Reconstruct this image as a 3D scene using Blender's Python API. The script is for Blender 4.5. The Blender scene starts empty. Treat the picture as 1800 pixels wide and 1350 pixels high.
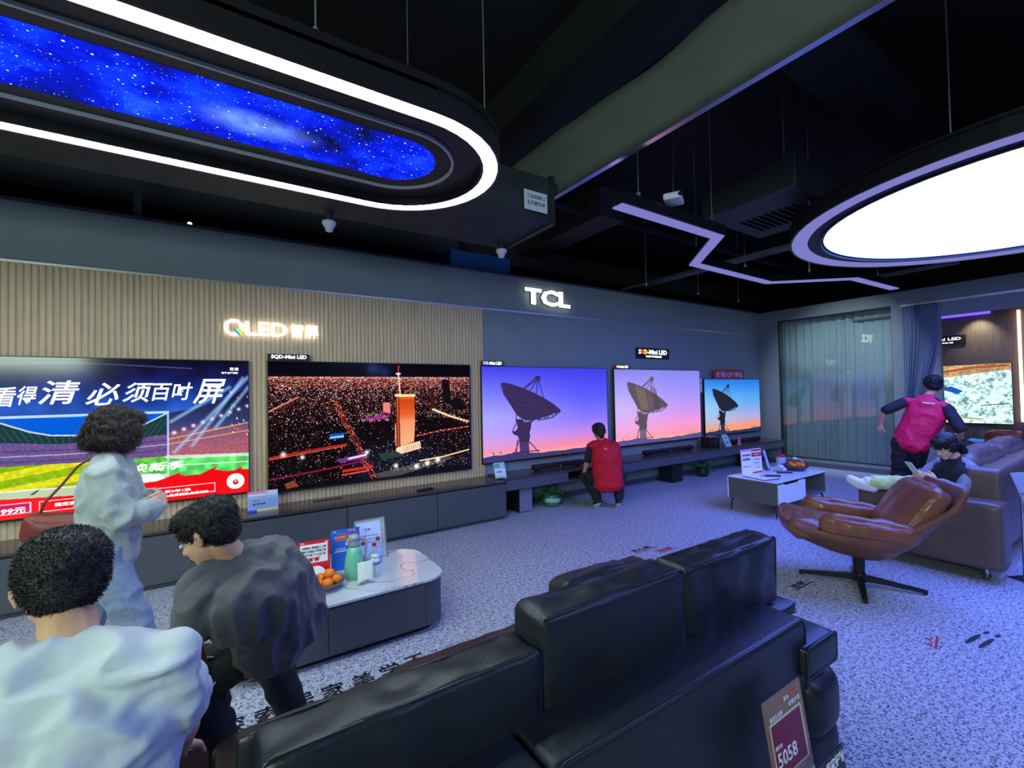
import bpy, bmesh, math, random
import numpy as np
from mathutils import Vector, Matrix, noise, Euler
R = math.radians
random.seed(7)
scene = bpy.context.scene
col = scene.collection

# ------------------------------------------------------------------ camera
cam_data = bpy.data.cameras.new('camera')
cam = bpy.data.objects.new('camera', cam_data)
col.objects.link(cam)
M_cam = Matrix(((0.83473539, 0.00460245, -0.55063204), (-0.55031189, -0.02813017, -0.83448518), (-0.01933005, 0.99959367, -0.02094847)))
cam.matrix_world = Matrix.Translation((0, 0, 1.6)) @ M_cam.to_4x4()
cam_data.sensor_fit = 'HORIZONTAL'
cam_data.sensor_width = 36.0
cam_data.lens = 36.0 * 792.58 / 1800.0
cam_data.clip_start = 0.05
scene.camera = cam

# ------------------------------------------------------------------ world, exposure
world = bpy.data.worlds.new('world')
scene.world = world
world.use_nodes = True
bg = world.node_tree.nodes['Background']
bg.inputs[0].default_value = (0.45, 0.6, 0.9, 1)
bg.inputs[1].default_value = 0.10
vs = scene.view_settings
vs.view_transform = 'Standard'
vs.look = 'None'
vs.exposure = 0.18
vs.gamma = 1.0
vs.use_curve_mapping = False

# ------------------------------------------------------------------ added fill lights
def area(name, loc, sx, sy, energy, color, rot=(0, 0, 0)):
    d = bpy.data.lights.new(name, 'AREA')
    d.shape = 'RECTANGLE'
    d.size, d.size_y = sx, sy
    d.energy, d.color = energy, color
    o = bpy.data.objects.new(name, d)
    o.location, o.rotation_euler = loc, rot
    col.objects.link(o)
    return o
LED_WHITE = (0.80, 0.95, 1.0)
LED_BLUE = (0.28, 0.36, 1.0)
# unseen fill lights added behind the camera to brighten valance, fascia and sofa
area('fill_light', (-3.4, -2.2, 2.9), 2.6, 1.2, 190, (0.78, 1.0, 0.86), (R(84), 0, R(-38)))
area('fill_light', (3.6, -2.6, 3.4), 2.0, 1.0, 70, (0.30, 0.40, 1.0), (R(48), 0, R(12)))

_sd = bpy.data.lights.new('curtain_fill_spot', 'SPOT')      # unseen fill spot added to brighten the curtain behind the glass
_sd.energy, _sd.color, _sd.spot_size, _sd.spot_blend, _sd.shadow_soft_size = 520, (0.72, 0.9, 1.0), R(50), 0.8, 0.12
_so = bpy.data.objects.new('curtain_fill_spot', _sd); _so.location = (7.0, 3.3, 4.3)
_so.rotation_euler = (Vector((10.3, 3.75, 1.5)) - Vector((7.0, 3.3, 4.3))).to_track_quat('-Z', 'Y').to_euler(); col.objects.link(_so)

# ------------------------------------------------------------------ helpers
def lin(c):
    return tuple((v / 12.92 if v <= 0.04045 else ((v + 0.055) / 1.055) ** 2.4) for v in c)
def rgb(r, g, b):
    return lin((r / 255, g / 255, b / 255))
MATS = {}
def mat(name, color, rough=0.5, metal=0.0, var=0.0, scale=8.0, bump=0.0, bscale=40.0, spec=0.5, coat=0.0, stretch=(1, 1, 1), trans=0.0, ior=1.45, alpha=1.0, sheen=0.0):
    if name in MATS: return MATS[name]
    m = bpy.data.materials.new(name); m.use_nodes = True
    nt = m.node_tree; N = nt.nodes; L = nt.links
    b = N['Principled BSDF']
    b.inputs['Base Color'].default_value = (*color, 1)
    b.inputs['Roughness'].default_value = rough
    b.inputs['Metallic'].default_value = metal
    b.inputs['Specular IOR Level'].default_value = spec
    b.inputs['Coat Weight'].default_value = coat
    b.inputs['Transmission Weight'].default_value = trans
    b.inputs['IOR'].default_value = ior
    b.inputs['Alpha'].default_value = alpha
    b.inputs['Sheen Weight'].default_value = sheen
    tc = N.new('ShaderNodeTexCoord'); mp = N.new('ShaderNodeMapping')
    mp.inputs['Scale'].default_value = stretch
    L.new(tc.outputs['Object'], mp.inputs['Vector'])
    if var > 0:
        n = N.new('ShaderNodeTexNoise'); n.inputs['Scale'].default_value = scale; n.inputs['Detail'].default_value = 5
        L.new(mp.outputs[0], n.inputs['Vector'])
        r = N.new('ShaderNodeValToRGB')
        r.color_ramp.elements[0].position = 0.3; r.color_ramp.elements[1].position = 0.7
        r.color_ramp.elements[0].color = (*[max(0, c * (1 - var)) for c in color], 1)
        r.color_ramp.elements[1].color = (*[min(1, c * (1 + var)) for c in color], 1)
        L.new(n.outputs[0], r.inputs[0]); L.new(r.outputs[0], b.inputs['Base Color'])
    if bump > 0:
        n2 = N.new('ShaderNodeTexNoise'); n2.inputs['Scale'].default_value = bscale; n2.inputs['Detail'].default_value = 4
        L.new(mp.outputs[0], n2.inputs['Vector'])
        bp = N.new('ShaderNodeBump'); bp.inputs['Strength'].default_value = bump; bp.inputs['Distance'].default_value = 0.01
        L.new(n2.outputs[0], bp.inputs['Height']); L.new(bp.outputs[0], b.inputs['Normal'])
    MATS[name] = m
    return m
def emit(name, color, strength=1.0, sample=True):
    if name in MATS: return MATS[name]
    m = bpy.data.materials.new(name); m.use_nodes = True
    nt = m.node_tree; nt.nodes.clear()
    e = nt.nodes.new('ShaderNodeEmission'); o = nt.nodes.new('ShaderNodeOutputMaterial')
    e.inputs[0].default_value = (*color, 1); e.inputs[1].default_value = strength
    nt.links.new(e.outputs[0], o.inputs[0])
    if not sample: m.cycles.emission_sampling = 'NONE'
    MATS[name] = m
    return m

def tag(o, label=None, cat=None, group=None, kind=None):
    if label: o['label'] = label
    if cat: o['category'] = cat
    if group: o['group'] = group
    if kind: o['kind'] = kind
    return o
def thing(name, label, cat, loc=(0, 0, 0), rz=0.0, group=None):
    o = bpy.data.objects.new(name, None)
    o.empty_display_size = 0.1
    o.location = loc; o.rotation_euler = (0, 0, rz)
    col.objects.link(o)
    return tag(o, label, cat, group)
def link(name, me, parent=None):
    o = bpy.data.objects.new(name, me)
    col.objects.link(o)
    if parent is not None: o.parent = parent
    return o
def copy_tree(o, parent=None):
    c = o.copy(); col.objects.link(c); c.parent = parent
    for ch in list(o.children): copy_tree(ch, c)
    return c

class MB:
    """collects shapes and links them as one mesh object"""
    def __init__(s): s.bm = bmesh.new()
    def _add(s, b2, mtx=None):
        if mtx is not None: bmesh.ops.transform(b2, matrix=mtx, verts=b2.verts)
        me = bpy.data.meshes.new('t'); b2.to_mesh(me); b2.free()
        s.bm.from_mesh(me); bpy.data.meshes.remove(me)
        return s
    def box(s, c, d, r=0.0, seg=3, rot=None):
        b = bmesh.new(); bmesh.ops.create_cube(b, size=1.0)
        bmesh.ops.scale(b, vec=d, verts=b.verts)
        if r > 0:
            r = min(r, 0.49 * min(d))
            bmesh.ops.bevel(b, geom=list(b.edges), offset=r, segments=seg, profile=0.5, affect='EDGES')
        m = Matrix.Translation(c)
        if rot is not None: m = m @ Euler(rot).to_matrix().to_4x4()
        return s._add(b, m)
    def bx(s, x0, x1, y0, y1, z0, z1, r=0.0, seg=3):
        return s.box(((x0 + x1) / 2, (y0 + y1) / 2, (z0 + z1) / 2), (abs(x1 - x0), abs(y1 - y0), abs(z1 - z0)), r, seg)
    def cyl(s, p0, p1, r0, r1=None, seg=16):
        r1 = r0 if r1 is None else r1
        p0, p1 = Vector(p0), Vector(p1); d = p1 - p0
        b = bmesh.new(); bmesh.ops.create_cone(b, cap_ends=True, segments=seg, radius1=r0, radius2=r1, depth=d.length)
        q = d.to_track_quat('Z', 'Y').to_matrix().to_4x4()
        return s._add(b, Matrix.Translation((p0 + p1) / 2) @ q)
    def ball(s, c, r, sub=2, rot=None):
        b = bmesh.new(); bmesh.ops.create_icosphere(b, subdivisions=sub, radius=1.0)
        rr = (r, r, r) if isinstance(r, (int, float)) else r
        m = Matrix.Translation(c)
        if rot is not None: m = m @ (rot if isinstance(rot, Matrix) else Euler(rot).to_matrix().to_4x4())
        return s._add(b, m @ Matrix.Diagonal((*rr, 1)))
    def lathe(s, prof, c=(0, 0, 0), seg=28):
        b = bmesh.new(); rings = []
        for r, z in prof:
            rings.append([b.verts.new((c[0] + r * math.cos(2 * math.pi * k / seg), c[1] + r * math.sin(2 * math.pi * k / seg), c[2] + z)) for k in range(seg)])
        for a, bb in zip(rings, rings[1:]):
            for k in range(seg):
                b.faces.new((a[k], a[(k + 1) % seg], bb[(k + 1) % seg], bb[k]))
        if prof[0][0] > 1e-4: b.faces.new(list(reversed(rings[0])))
        if prof[-1][0] > 1e-4: b.faces.new(rings[-1])
        return s._add(b)
    def tube(s, pts, r, seg=8, close=False):
        pts = [Vector(p) for p in pts]; n = len(pts)
        b = bmesh.new(); rings = []; up = None
        for i, p in enumerate(pts):
            if close: t = pts[(i + 1) % n] - pts[i - 1]
            else: t = pts[min(i + 1, n - 1)] - pts[max(i - 1, 0)]
            if t.length < 1e-9: t = Vector((0, 0, 1))
            t.normalize()
            if up is None:
                up = Vector((0, 0, 1)) if abs(t.z) < 0.9 else Vector((1, 0, 0))
            u = (up - t * up.dot(t))
            if u.length < 1e-6: u = t.orthogonal()
            u.normalize(); up = u
            v = t.cross(u); ri = r[i] if isinstance(r, (list, tuple)) else r
            rings.append([b.verts.new(p + (u * math.cos(2 * math.pi * k / seg) + v * math.sin(2 * math.pi * k / seg)) * ri) for k in range(seg)])
        prs = list(zip(rings, rings[1:]))
        if close: prs.append((rings[-1], rings[0]))
        for a, bb in prs:
            for k in range(seg): b.faces.new((a[k], a[(k + 1) % seg], bb[(k + 1) % seg], bb[k]))
        if not close:
            b.faces.new(list(reversed(rings[0]))); b.faces.new(rings[-1])
        return s._add(b)
    def prism(s, poly, z0, z1, mtx=None):
        """polygon in xy extruded from z0 to z1"""
        b = bmesh.new()
        lo = [b.verts.new((x, y, z0)) for x, y in poly]; hi = [b.verts.new((x, y, z1)) for x, y in poly]
        b.faces.new(list(reversed(lo))); b.faces.new(hi); n = len(poly)
        for k in range(n): b.faces.new((lo[k], lo[(k + 1) % n], hi[(k + 1) % n], hi[k]))
        bmesh.ops.recalc_face_normals(b, faces=b.faces)
        return s._add(b, mtx)
    def ring(s, outer, inner, z0, z1):
        """flat band between two closed outlines of equal count, from z0 to z1"""
        b = bmesh.new(); n = len(outer)
        A = [[b.verts.new((x, y, z)) for x, y in P] for P in (outer, inner) for z in (z0, z1)]
        o0, o1, i0, i1 = A
        for k in range(n):
            j = (k + 1) % n
            b.faces.new((o0[k], o0[j], o1[j], o1[k])); b.faces.new((i0[j], i0[k], i1[k], i1[j]))
            b.faces.new((o1[k], o1[j], i1[j], i1[k])); b.faces.new((o0[j], o0[k], i0[k], i0[j]))
        return s._add(b)
    def build(s, name, m, parent=None, smooth=False, flat_angle=None, loc=None):
        me = bpy.data.meshes.new(name); s.bm.to_mesh(me); s.bm.free()
        if smooth:
            me.polygons.foreach_set('use_smooth', [True] * len(me.polygons))
            if flat_angle: me.set_sharp_from_angle(angle=R(flat_angle))
        me.materials.append(m)
        o = link(name, me, parent)
        if loc is not None: o.location = loc
        return o
def part(name, m, parent, f, smooth=False, fa=None):
    b = MB(); f(b); return b.build(name, m, parent, smooth, flat_angle=fa)

def mesh_from(o_eval_source):
    dg = bpy.context.evaluated_depsgraph_get()
    return bpy.data.meshes.new_from_object(o_eval_source.evaluated_get(dg))
def text(name, body, m, parent, x0, x1, y0, y1, mtx, bold=0.0, depth=0.002, shear=0.0, keep=False):
    """lettering as a mesh fitted into the box x0..x1, y0..y1 of the plane mtx (x right, y up, z out)"""
    c = bpy.data.curves.new(name, 'FONT'); c.body = body; c.size = 1.0
    c.offset = bold; c.resolution_u = 2; c.shear = shear; c.extrude = 0.0
    o = bpy.data.objects.new(name, c); col.objects.link(o)
    me = mesh_from(o); bpy.data.objects.remove(o)
    n = len(me.vertices)
    if n == 0: return None
    a = np.empty(n * 3); me.vertices.foreach_get('co', a); a = a.reshape(-1, 3)
    mn, mx = a.min(0), a.max(0)
    sx = (x1 - x0) / max(mx[0] - mn[0], 1e-6); sy = (y1 - y0) / max(mx[1] - mn[1], 1e-6)
    if keep: sx = sy = min(sx, sy)
    a[:, 0] = x0 + (a[:, 0] - mn[0]) * sx; a[:, 1] = y0 + (a[:, 1] - mn[1]) * sy
    me.vertices.foreach_set('co', a.reshape(-1))
    bm = bmesh.new(); bm.from_mesh(me)
    g = bmesh.ops.extrude_face_region(bm, geom=list(bm.faces))
    bmesh.ops.translate(bm, verts=[v for v in g['geom'] if isinstance(v, bmesh.types.BMVert)], vec=(0, 0, depth))
    bmesh.ops.recalc_face_normals(bm, faces=bm.faces)
    bmesh.ops.transform(bm, matrix=mtx, verts=bm.verts)
    bm.to_mesh(me); bm.free()
    me.materials.clear(); me.materials.append(m)
    return link(name, me, parent)
def plane_mtx(origin, xdir, ydir):
    x = Vector(xdir).normalized(); y = Vector(ydir).normalized(); z = x.cross(y)
    m = Matrix((x, y, z)).transposed().to_4x4(); m.translation = Vector(origin)
    return m
FRONT = lambda o: plane_mtx(o, (1, 0, 0), (0, 0, 1))        # lies on a wall seen looking along +Y
SIDE = lambda o: plane_mtx(o, (0, -1, 0), (0, 0, 1))        # lies on a wall seen looking along +X

# ------------------------------------------------------------------ materials
WALL = mat('grey_blue_paint', rgb(128, 140, 144), 0.7, var=0.05, scale=3, bump=0.05, bscale=200)
WALL2 = mat('grey_paint', rgb(108, 116, 122), 0.75, var=0.05, scale=3, bump=0.05, bscale=200)
BLACKCEIL = mat('black_ceiling_paint', (0.004, 0.005, 0.006), 0.9, var=0.3, scale=1.5)
DUCTM = mat('black_duct', (0.024, 0.029, 0.03), 0.6, var=0.3, scale=4, bump=0.2, bscale=6)
TRIM = mat('aluminium_trim', rgb(190, 195, 200), 0.35, 0.6)
SLAT = mat('tan_fluted_wood', rgb(206, 182, 150), 0.6, var=0.12, scale=5, stretch=(6, 6, 0.4))
BLACKPL = mat('black_plastic', (0.01, 0.01, 0.012), 0.35)
DARKPL = mat('dark_plastic', (0.02, 0.021, 0.025), 0.5)
DARKMETAL = mat('dark_metal', (0.03, 0.032, 0.036), 0.4, 0.7)
WIRE = mat('steel_wire', (0.35, 0.36, 0.38), 0.4, 0.8)
CAB = mat('slate_laminate', rgb(74, 78, 84), 0.5, var=0.06, scale=4)
CABTOP = mat('dark_stone_top', rgb(72, 62, 60), 0.22, var=0.25, scale=14, coat=0.2)
WHITEPL = mat('white_plastic', rgb(225, 228, 232), 0.4)
PAPER = mat('white_paper', rgb(235, 238, 245), 0.6)
INK = mat('black_ink', (0.01, 0.01, 0.012), 0.6)
INKW = mat('white_ink', (0.85, 0.85, 0.85), 0.6)
INKR = mat('red_ink', (0.5, 0.01, 0.02), 0.6)
REDP = mat('red_paper', rgb(214, 22, 45), 0.5)
BLUEP = mat('blue_paper', rgb(40, 100, 205), 0.5)
ORANGEP = mat('orange_paper', rgb(235, 90, 40), 0.5)
CLEAR = mat('clear_acrylic', (0.9, 0.95, 1.0), 0.05, alpha=0.25)

# floor: pale stone chips with dark flecks
def floor_mat():
    m = bpy.data.materials.new('flecked_floor'); m.use_nodes = True
    nt = m.node_tree; N = nt.nodes; L = nt.links; b = N['Principled BSDF']
    tc = N.new('ShaderNodeTexCoord')
    v = N.new('ShaderNodeTexNoise'); v.inputs['Scale'].default_value = 98; v.inputs['Detail'].default_value = 2; v.inputs['Roughness'].default_value = 0.6
    v2 = N.new('ShaderNodeTexVoronoi'); v2.inputs['Scale'].default_value = 140
    L.new(tc.outputs['Object'], v.inputs['Vector']); L.new(tc.outputs['Object'], v2.inputs['Vector'])
    r = N.new('ShaderNodeValToRGB'); e = r.color_ramp.elements
    e[0].position = 0.425; e[0].color = (0.10, 0.11, 0.14, 1)
    e[1].position = 0.51; e[1].color = (0.60, 0.63, 0.71, 1)
    k = r.color_ramp.elements.new(0.47); k.color = (0.37, 0.39, 0.45, 1)
    v3 = N.new('ShaderNodeTexNoise'); v3.inputs['Scale'].default_value = 38; v3.inputs['Detail'].default_value = 1; L.new(tc.outputs['Object'], v3.inputs['Vector'])
    av = N.new('ShaderNodeMix'); av.data_type = 'FLOAT'; av.inputs[0].default_value = .30; L.new(v.outputs[0], av.inputs[2]); L.new(v3.outputs[0], av.inputs[3])
    L.new(av.outputs[0], r.inputs[0])
    r2 = N.new('ShaderNodeValToRGB'); r2.color_ramp.elements[0].color = (0.62, 0.62, 0.65, 1); r2.color_ramp.elements[1].color = (1, 1, 1, 1)
    L.new(v2.outputs['Color'], r2.inputs[0])
    mx = N.new('ShaderNodeMix'); mx.data_type = 'RGBA'; mx.blend_type = 'MULTIPLY'; mx.inputs[0].default_value = 1.0
    L.new(r.outputs[0], mx.inputs[6]); L.new(r2.outputs[0], mx.inputs[7]); L.new(mx.outputs[2], b.inputs['Base Color'])
    b.inputs['Roughness'].default_value = 0.6
    b.inputs['Specular IOR Level'].default_value = 0.3
    return m
FLOORM = floor_mat()

# ------------------------------------------------------------------ the room
X0, X1, Y0, Y1, ZC = -5.5, 10.12, -5.0, 5.36, 4.7
def struct(name, m, f, **k):
    o = part(name, m, None, f, **k); o['kind'] = 'structure'; return o
struct('floor', FLOORM, lambda b: b.bx(X0 - .2, 12.2, Y0 - .2, 8.2, -0.1, 0.0))
struct('ceiling', BLACKCEIL, lambda b: b.bx(X0 - .2, 12.2, Y0 - .2, 8.2, ZC, ZC + 0.1))
struct('wall_front', WALL, lambda b: b.bx(X0, X1 + 0.1, Y1, Y1 + 0.12, 0, 3.28))
struct('wall_back', BLACKCEIL, lambda b: b.bx(X0 - .2, 12.2, Y0 - .2, Y0, 0, ZC))
struct('wall_left', WALL2, lambda b: b.bx(X0 - .2, X0, Y0, 8.2, 0, ZC))
struct('wall_far', BLACKCEIL, lambda b: b.bx(X0 - .2, 12.2, 8.1, 8.2, 0, ZC))
struct('wall_end', BLACKCEIL, lambda b: b.bx(12.1, 12.2, Y0, 8.2, 0, ZC))
def wr(b):
    t = 0.12
    b.bx(X1, X1 + t, 4.91, Y1, 0, 3.27)                     # left of the glass
    b.bx(X1, X1 + t, 2.97, 4.91, 3.03, 3.27)                # above the glass
    b.bx(X1, X1 + t, 2.97, 4.91, 0, 0.165)                  # below the glass
    b.bx(X1, X1 + t, 2.33, 2.97, 0, 3.27)                   # pier between glass and alcove
    b.bx(X1, X1 + t, Y0, 2.33, 2.76, 3.27)                  # header over the alcove
struct('wall_right', WALL2, wr)
struct('baseboard_right', mat('grey_skirting', rgb(70, 76, 90), 0.5), lambda b: b.bx(X1 - 0.012, X1, 2.84, Y1, 0, 0.09))
struct('baseboard_front', mat('grey_skirting', rgb(70, 76, 90), 0.5), lambda b: b.bx(3.1, X1, Y1 - 0.012, Y1, 0, 0.08))
# aluminium line between the fascia and the wall below
struct('trim_1', TRIM, lambda b: b.bx(X0, X1, Y1 - 0.012, Y1, 2.765, 2.785))
struct('trim_2', TRIM, lambda b: b.bx(X1 - 0.02, X1, Y0, 2.82, 2.985, 3.02))
struct('trim_3', mat('dark_grey_capping', rgb(60, 66, 70), 0.6), lambda b: b.bx(X0, X1, Y1 - 0.01, Y1 + 0.14, 3.28, 3.31))
# fluted wooden panel on the left part of the wall
def flutes(b):
    x = 3.07; pitch = 0.0443; pr = [(x, Y1 - 0.008)]
    pts = []
    while x > X0:
        for k in range(7):
            a = math.pi * k / 6
            pts.append((x - pitch / 2 - math.cos(math.pi - a) * -(pitch / 2 - 0.003), Y1 - 0.010 - 0.017 * math.sin(a)))
        x -= pitch
    bm = bmesh.new()
    lo = [bm.verts.new((p[0], p[1], 0.0)) for p in pts]; hi = [bm.verts.new((p[0], p[1], 2.765)) for p in pts]
    for i in range(len(pts) - 1): bm.faces.new((lo[i], lo[i + 1], hi[i + 1], hi[i]))
    bmesh.ops.recalc_face_normals(bm, faces=bm.faces)
    b._add(bm)
    b.bx(X0, 3.07, Y1 - 0.011, Y1, 0, 2.765)
struct('trim_4', SLAT, flutes)

# ------------------------------------------------------------------ picture painter for the screens
class Painter:
    def __init__(s, w, h):
        s.w, s.h = w, h; s.a = np.zeros((h, w, 3))
        s.u, s.v = np.meshgrid((np.arange(w) + .5) / w, (np.arange(h) + .5) / h)
        s.rng = np.random.default_rng(3)
    def grad(s, stops, mask=None, f=None):
        t = s.v if f is None else f
        ps = [p for p, c in stops]; c = np.array([c for p, c in stops], float) / 255
        out = np.stack([np.interp(t, ps, c[:, i]) for i in range(3)], -1)
        s.a = out if mask is None else np.where(mask[..., None], out, s.a)
    def pmask(s, pts):
        m = np.zeros(s.u.shape, bool); n = len(pts)
        for i in range(n):
            x1, y1 = pts[i]; x2, y2 = pts[(i + 1) % n]
            if y1 == y2: continue
            c = ((y1 > s.v) != (y2 > s.v)) & (s.u < (x2 - x1) * (s.v - y1) / (y2 - y1) + x1)
            m ^= c
        return m
    def poly(s, pts, c, al=1.0):
        s.put(s.pmask(pts), c, al)
    def put(s, m, c, al=1.0):
        s.a[m] = s.a[m] * (1 - al) + np.array(c) / 255 * al
    def line(s, pts, wd, c, al=1.0, asp=16 / 9):
        for (x1, y1), (x2, y2) in zip(pts, pts[1:]):
            dx, dy = (x2 - x1) * asp, y2 - y1; L2 = dx * dx + dy * dy + 1e-9
            px, py = (s.u - x1) * asp, s.v - y1
            t = np.clip((px * dx + py * dy) / L2, 0, 1)
            d = np.hypot(px - t * dx, py - t * dy)
            m = d < wd
            s.a[m] = s.a[m] * (1 - al) + np.array(c) / 255 * al
    def disc(s, x, y, r, c, al=1.0, asp=16 / 9):
        s.put(np.hypot((s.u - x) * asp, s.v - y) < r, c, al)
    def glow(s, x, y, r, c, al=1.0, asp=16 / 9):
        d = np.hypot((s.u - x) * asp, s.v - y); k = np.exp(-(d / r) ** 2)[..., None] * al
        s.a += k * np.array(c) / 255
    def blotch(s, cell, seed=0):
        r = np.random.default_rng(seed); gh, gw = int(s.h / cell) + 2, int(s.w / cell) + 2
        g = r.random((gh, gw)); y = np.arange(s.h) / cell; x = np.arange(s.w) / cell
        yi, xi = y.astype(int), x.astype(int); fy, fx = (y - yi)[:, None], (x - xi)[None]
        fy, fx = fy * fy * (3 - 2 * fy), fx * fx * (3 - 2 * fx)
        return (g[yi][:, xi] * (1 - fy) * (1 - fx) + g[yi + 1][:, xi] * fy * (1 - fx) + g[yi][:, xi + 1] * (1 - fy) * fx + g[yi + 1][:, xi + 1] * fy * fx)
    def mesh(s, name, m, parent, origin, xdir, ydir, W, H):
        """grid of the picture: origin top left, xdir right, ydir up"""
        h, w = s.h, s.w
        o = Vector(origin); x = Vector(xdir); y = Vector(ydir)
        gx = np.arange(w + 1) / w * W; gy = np.arange(h + 1) / h * H
        P = np.array(o)[None, None] + gx[None, :, None] * np.array(x) - gy[:, None, None] * np.array(y)
        me = bpy.data.meshes.new(name)
        me.vertices.add((w + 1) * (h + 1)); me.vertices.foreach_set('co', P.reshape(-1))
        i = (np.arange(h)[:, None] * (w + 1) + np.arange(w)[None]).reshape(-1)
        F = np.stack([i, i + w + 1, i + w + 2, i + 1], 1)
        me.loops.add(len(i) * 4); me.loops.foreach_set('vertex_index', F.reshape(-1))
        me.polygons.add(len(i)); me.polygons.foreach_set('loop_start', np.arange(len(i)) * 4)
        me.polygons.foreach_set('loop_total', np.full(len(i), 4)); me.update()
        c = np.clip(s.a, 0, 1); c = np.where(c <= 0.04045, c / 12.92, ((c + 0.055) / 1.055) ** 2.4)
        c = np.concatenate([c, np.ones((h, w, 1))], -1)
        at = me.color_attributes.new('picture', 'FLOAT_COLOR', 'CORNER')
        at.data.foreach_set('color', np.repeat(c.reshape(-1, 4), 4, axis=0).reshape(-1))
        me.materials.append(m)
        return link(name, me, parent)
def screen_mat(name, strength):
    m = bpy.data.materials.new(name); m.use_nodes = True
    nt = m.node_tree; nt.nodes.clear()
    at = nt.nodes.new('ShaderNodeAttribute'); at.attribute_name = 'picture'
    e = nt.nodes.new('ShaderNodeEmission'); e.inputs[1].default_value = strength
    g = nt.nodes.new('ShaderNodeBsdfGlossy'); g.inputs['Color'].default_value = (0.03, 0.03, 0.03, 1); g.inputs['Roughness'].default_value = 0.12
    ad = nt.nodes.new('ShaderNodeAddShader'); o = nt.nodes.new('ShaderNodeOutputMaterial')
    L = nt.links
    L.new(at.outputs['Color'], e.inputs[0]); L.new(e.outputs[0], ad.inputs[0]); L.new(g.outputs[0], ad.inputs[1]); L.new(ad.outputs[0], o.inputs[0])
    m.cycles.emission_sampling = 'NONE'
    return m
SCR = screen_mat('screen_picture', 0.95)
WHITE_E = emit('screen_white', (1, 1, 1), 1.3, False)
SIGN_E = emit('sign_white_light', (1.0, 0.98, 0.9), 3.0)
SIGN_S = emit('small_sign_light', (0.95, 1.0, 0.98), 1.6)

def tv(label, x0, x1, z0, z1, pic, yf=5.28, y_wall=Y1):
    t = thing('television', label, 'television', ((x0 + x1) / 2, yf, z0))
    w = (x1 - x0) / 2; h = z1 - z0
    b = MB(); b.bx(-w, w, 0.003, 0.03, 0, h, 0.003, 1); b.bx(-w * .7, w * .7, 0.03, y_wall - yf - 0.022, h * .2, h * .75, 0.004, 1)
    b.build('housing', BLACKPL, t)
    b = MB(); e = 0.008
    b.bx(-w, w, -0.003, 0.003, 0, e * 1.8); b.bx(-w, w, -0.003, 0.003, h - e, h); b.bx(-w, -w + e, -0.003, 0.003, 0, h); b.bx(w - e, w, -0.003, 0.003, 0, h)
    b.build('bezel', DARKMETAL, t)
    s = pic.mesh('screen', SCR, t, (-w + e, -0.0005, h - e), (1, 0, 0), (0, 0, 1), 2 * (w - e), h - 2.8 * e)
    return t, s, w, h

# --- stadium picture (far left television)
P = Painter(640, 360)
P.grad([(0, (14, 12, 34)), (0.12, (20, 22, 80)), (0.25, (25, 60, 150)), (0.375, (40, 90, 190)), (0.378, (0, 90, 215)), (1, (0, 90, 215))])
bl = P.blotch(28, 1); P.a[:135] *= (0.75 + 0.5 * bl[:135])[..., None]
P.line([(0, .06), (.45, .03), (.8, .06)], .004, (120, 130, 170), .5)
P.line([(.2, .376), (.72, .372)], .008, (215, 235, 255), .85)
P.poly([(0, .40), (.259, .41), (.328, .469), (.382, .498), (.477, .509), (.62, .478), (.715, .382), (.715, .53), (.557, .55), (.4, .556), (.259, .53), (0, .52)], (24, 58, 60))
for k in range(26):
    x = .2 + k * .021
    P.line([(x, .40 + .1 * math.sin((x - .2) * 6)), (.45 + (x - .45) * .8, .56)], .0015, (90, 120, 120), .6)
P.line([(0, .40), (.259, .41), (.328, .469), (.382, .498), (.477, .509), (.62, .478), (.715, .382)], .005, (190, 210, 230))
m = P.pmask([(0, .52), (.259, .53), (.4, .556), (.557, .55), (.715, .53), (.717, .69), (0, .68)])
nz = P.rng.random((360, 640, 3))
P.a = np.where(m[..., None], np.array([.42, .32, .55]) * (.4 + 1.1 * nz), P.a)
for v_, c_ in ((.585, (60, 60, 120)), (.615, (200, 190, 220)), (.65, (70, 60, 120))): P.line([(0, v_ - .01), (.45, v_ + .01), (.717, v_ - .015)], .004, c_, .7)
m = P.pmask([(0, .675), (.259, .676), (.477, .684), (.717, .682), (.717, .9), (0, .9)])
st = np.sin((P.v * 1.6 + P.u * .45) * 40)
gr = np.where(st[..., None] > 0, np.array([.86, .86, .12]), np.array([.55, .72, .05]))
P.a = np.where(m[..., None], gr * (.9 + .2 * P.blotch(6, 5)[..., None]), P.a)
m = P.pmask([(.5, .69), (.717, .69), (.717, .84), (.5, .84)])
P.a = np.where(m[..., None], np.array([.35, .75, .3]) * (.8 + .5 * P.blotch(9, 8)[..., None]), P.a)
P.poly([(0, .825), (.259, .83), (.44, .838), (.717, .815), (.717, .9), (0, .9)], (190, 205, 170))
P.poly([(.33, .862), (.352, .832), (.358, .832), (.34, .865)], (60, 70, 90))
P.line([(0, .822), (.44, .836), (.717, .812)], .004, (240, 240, 240))
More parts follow.
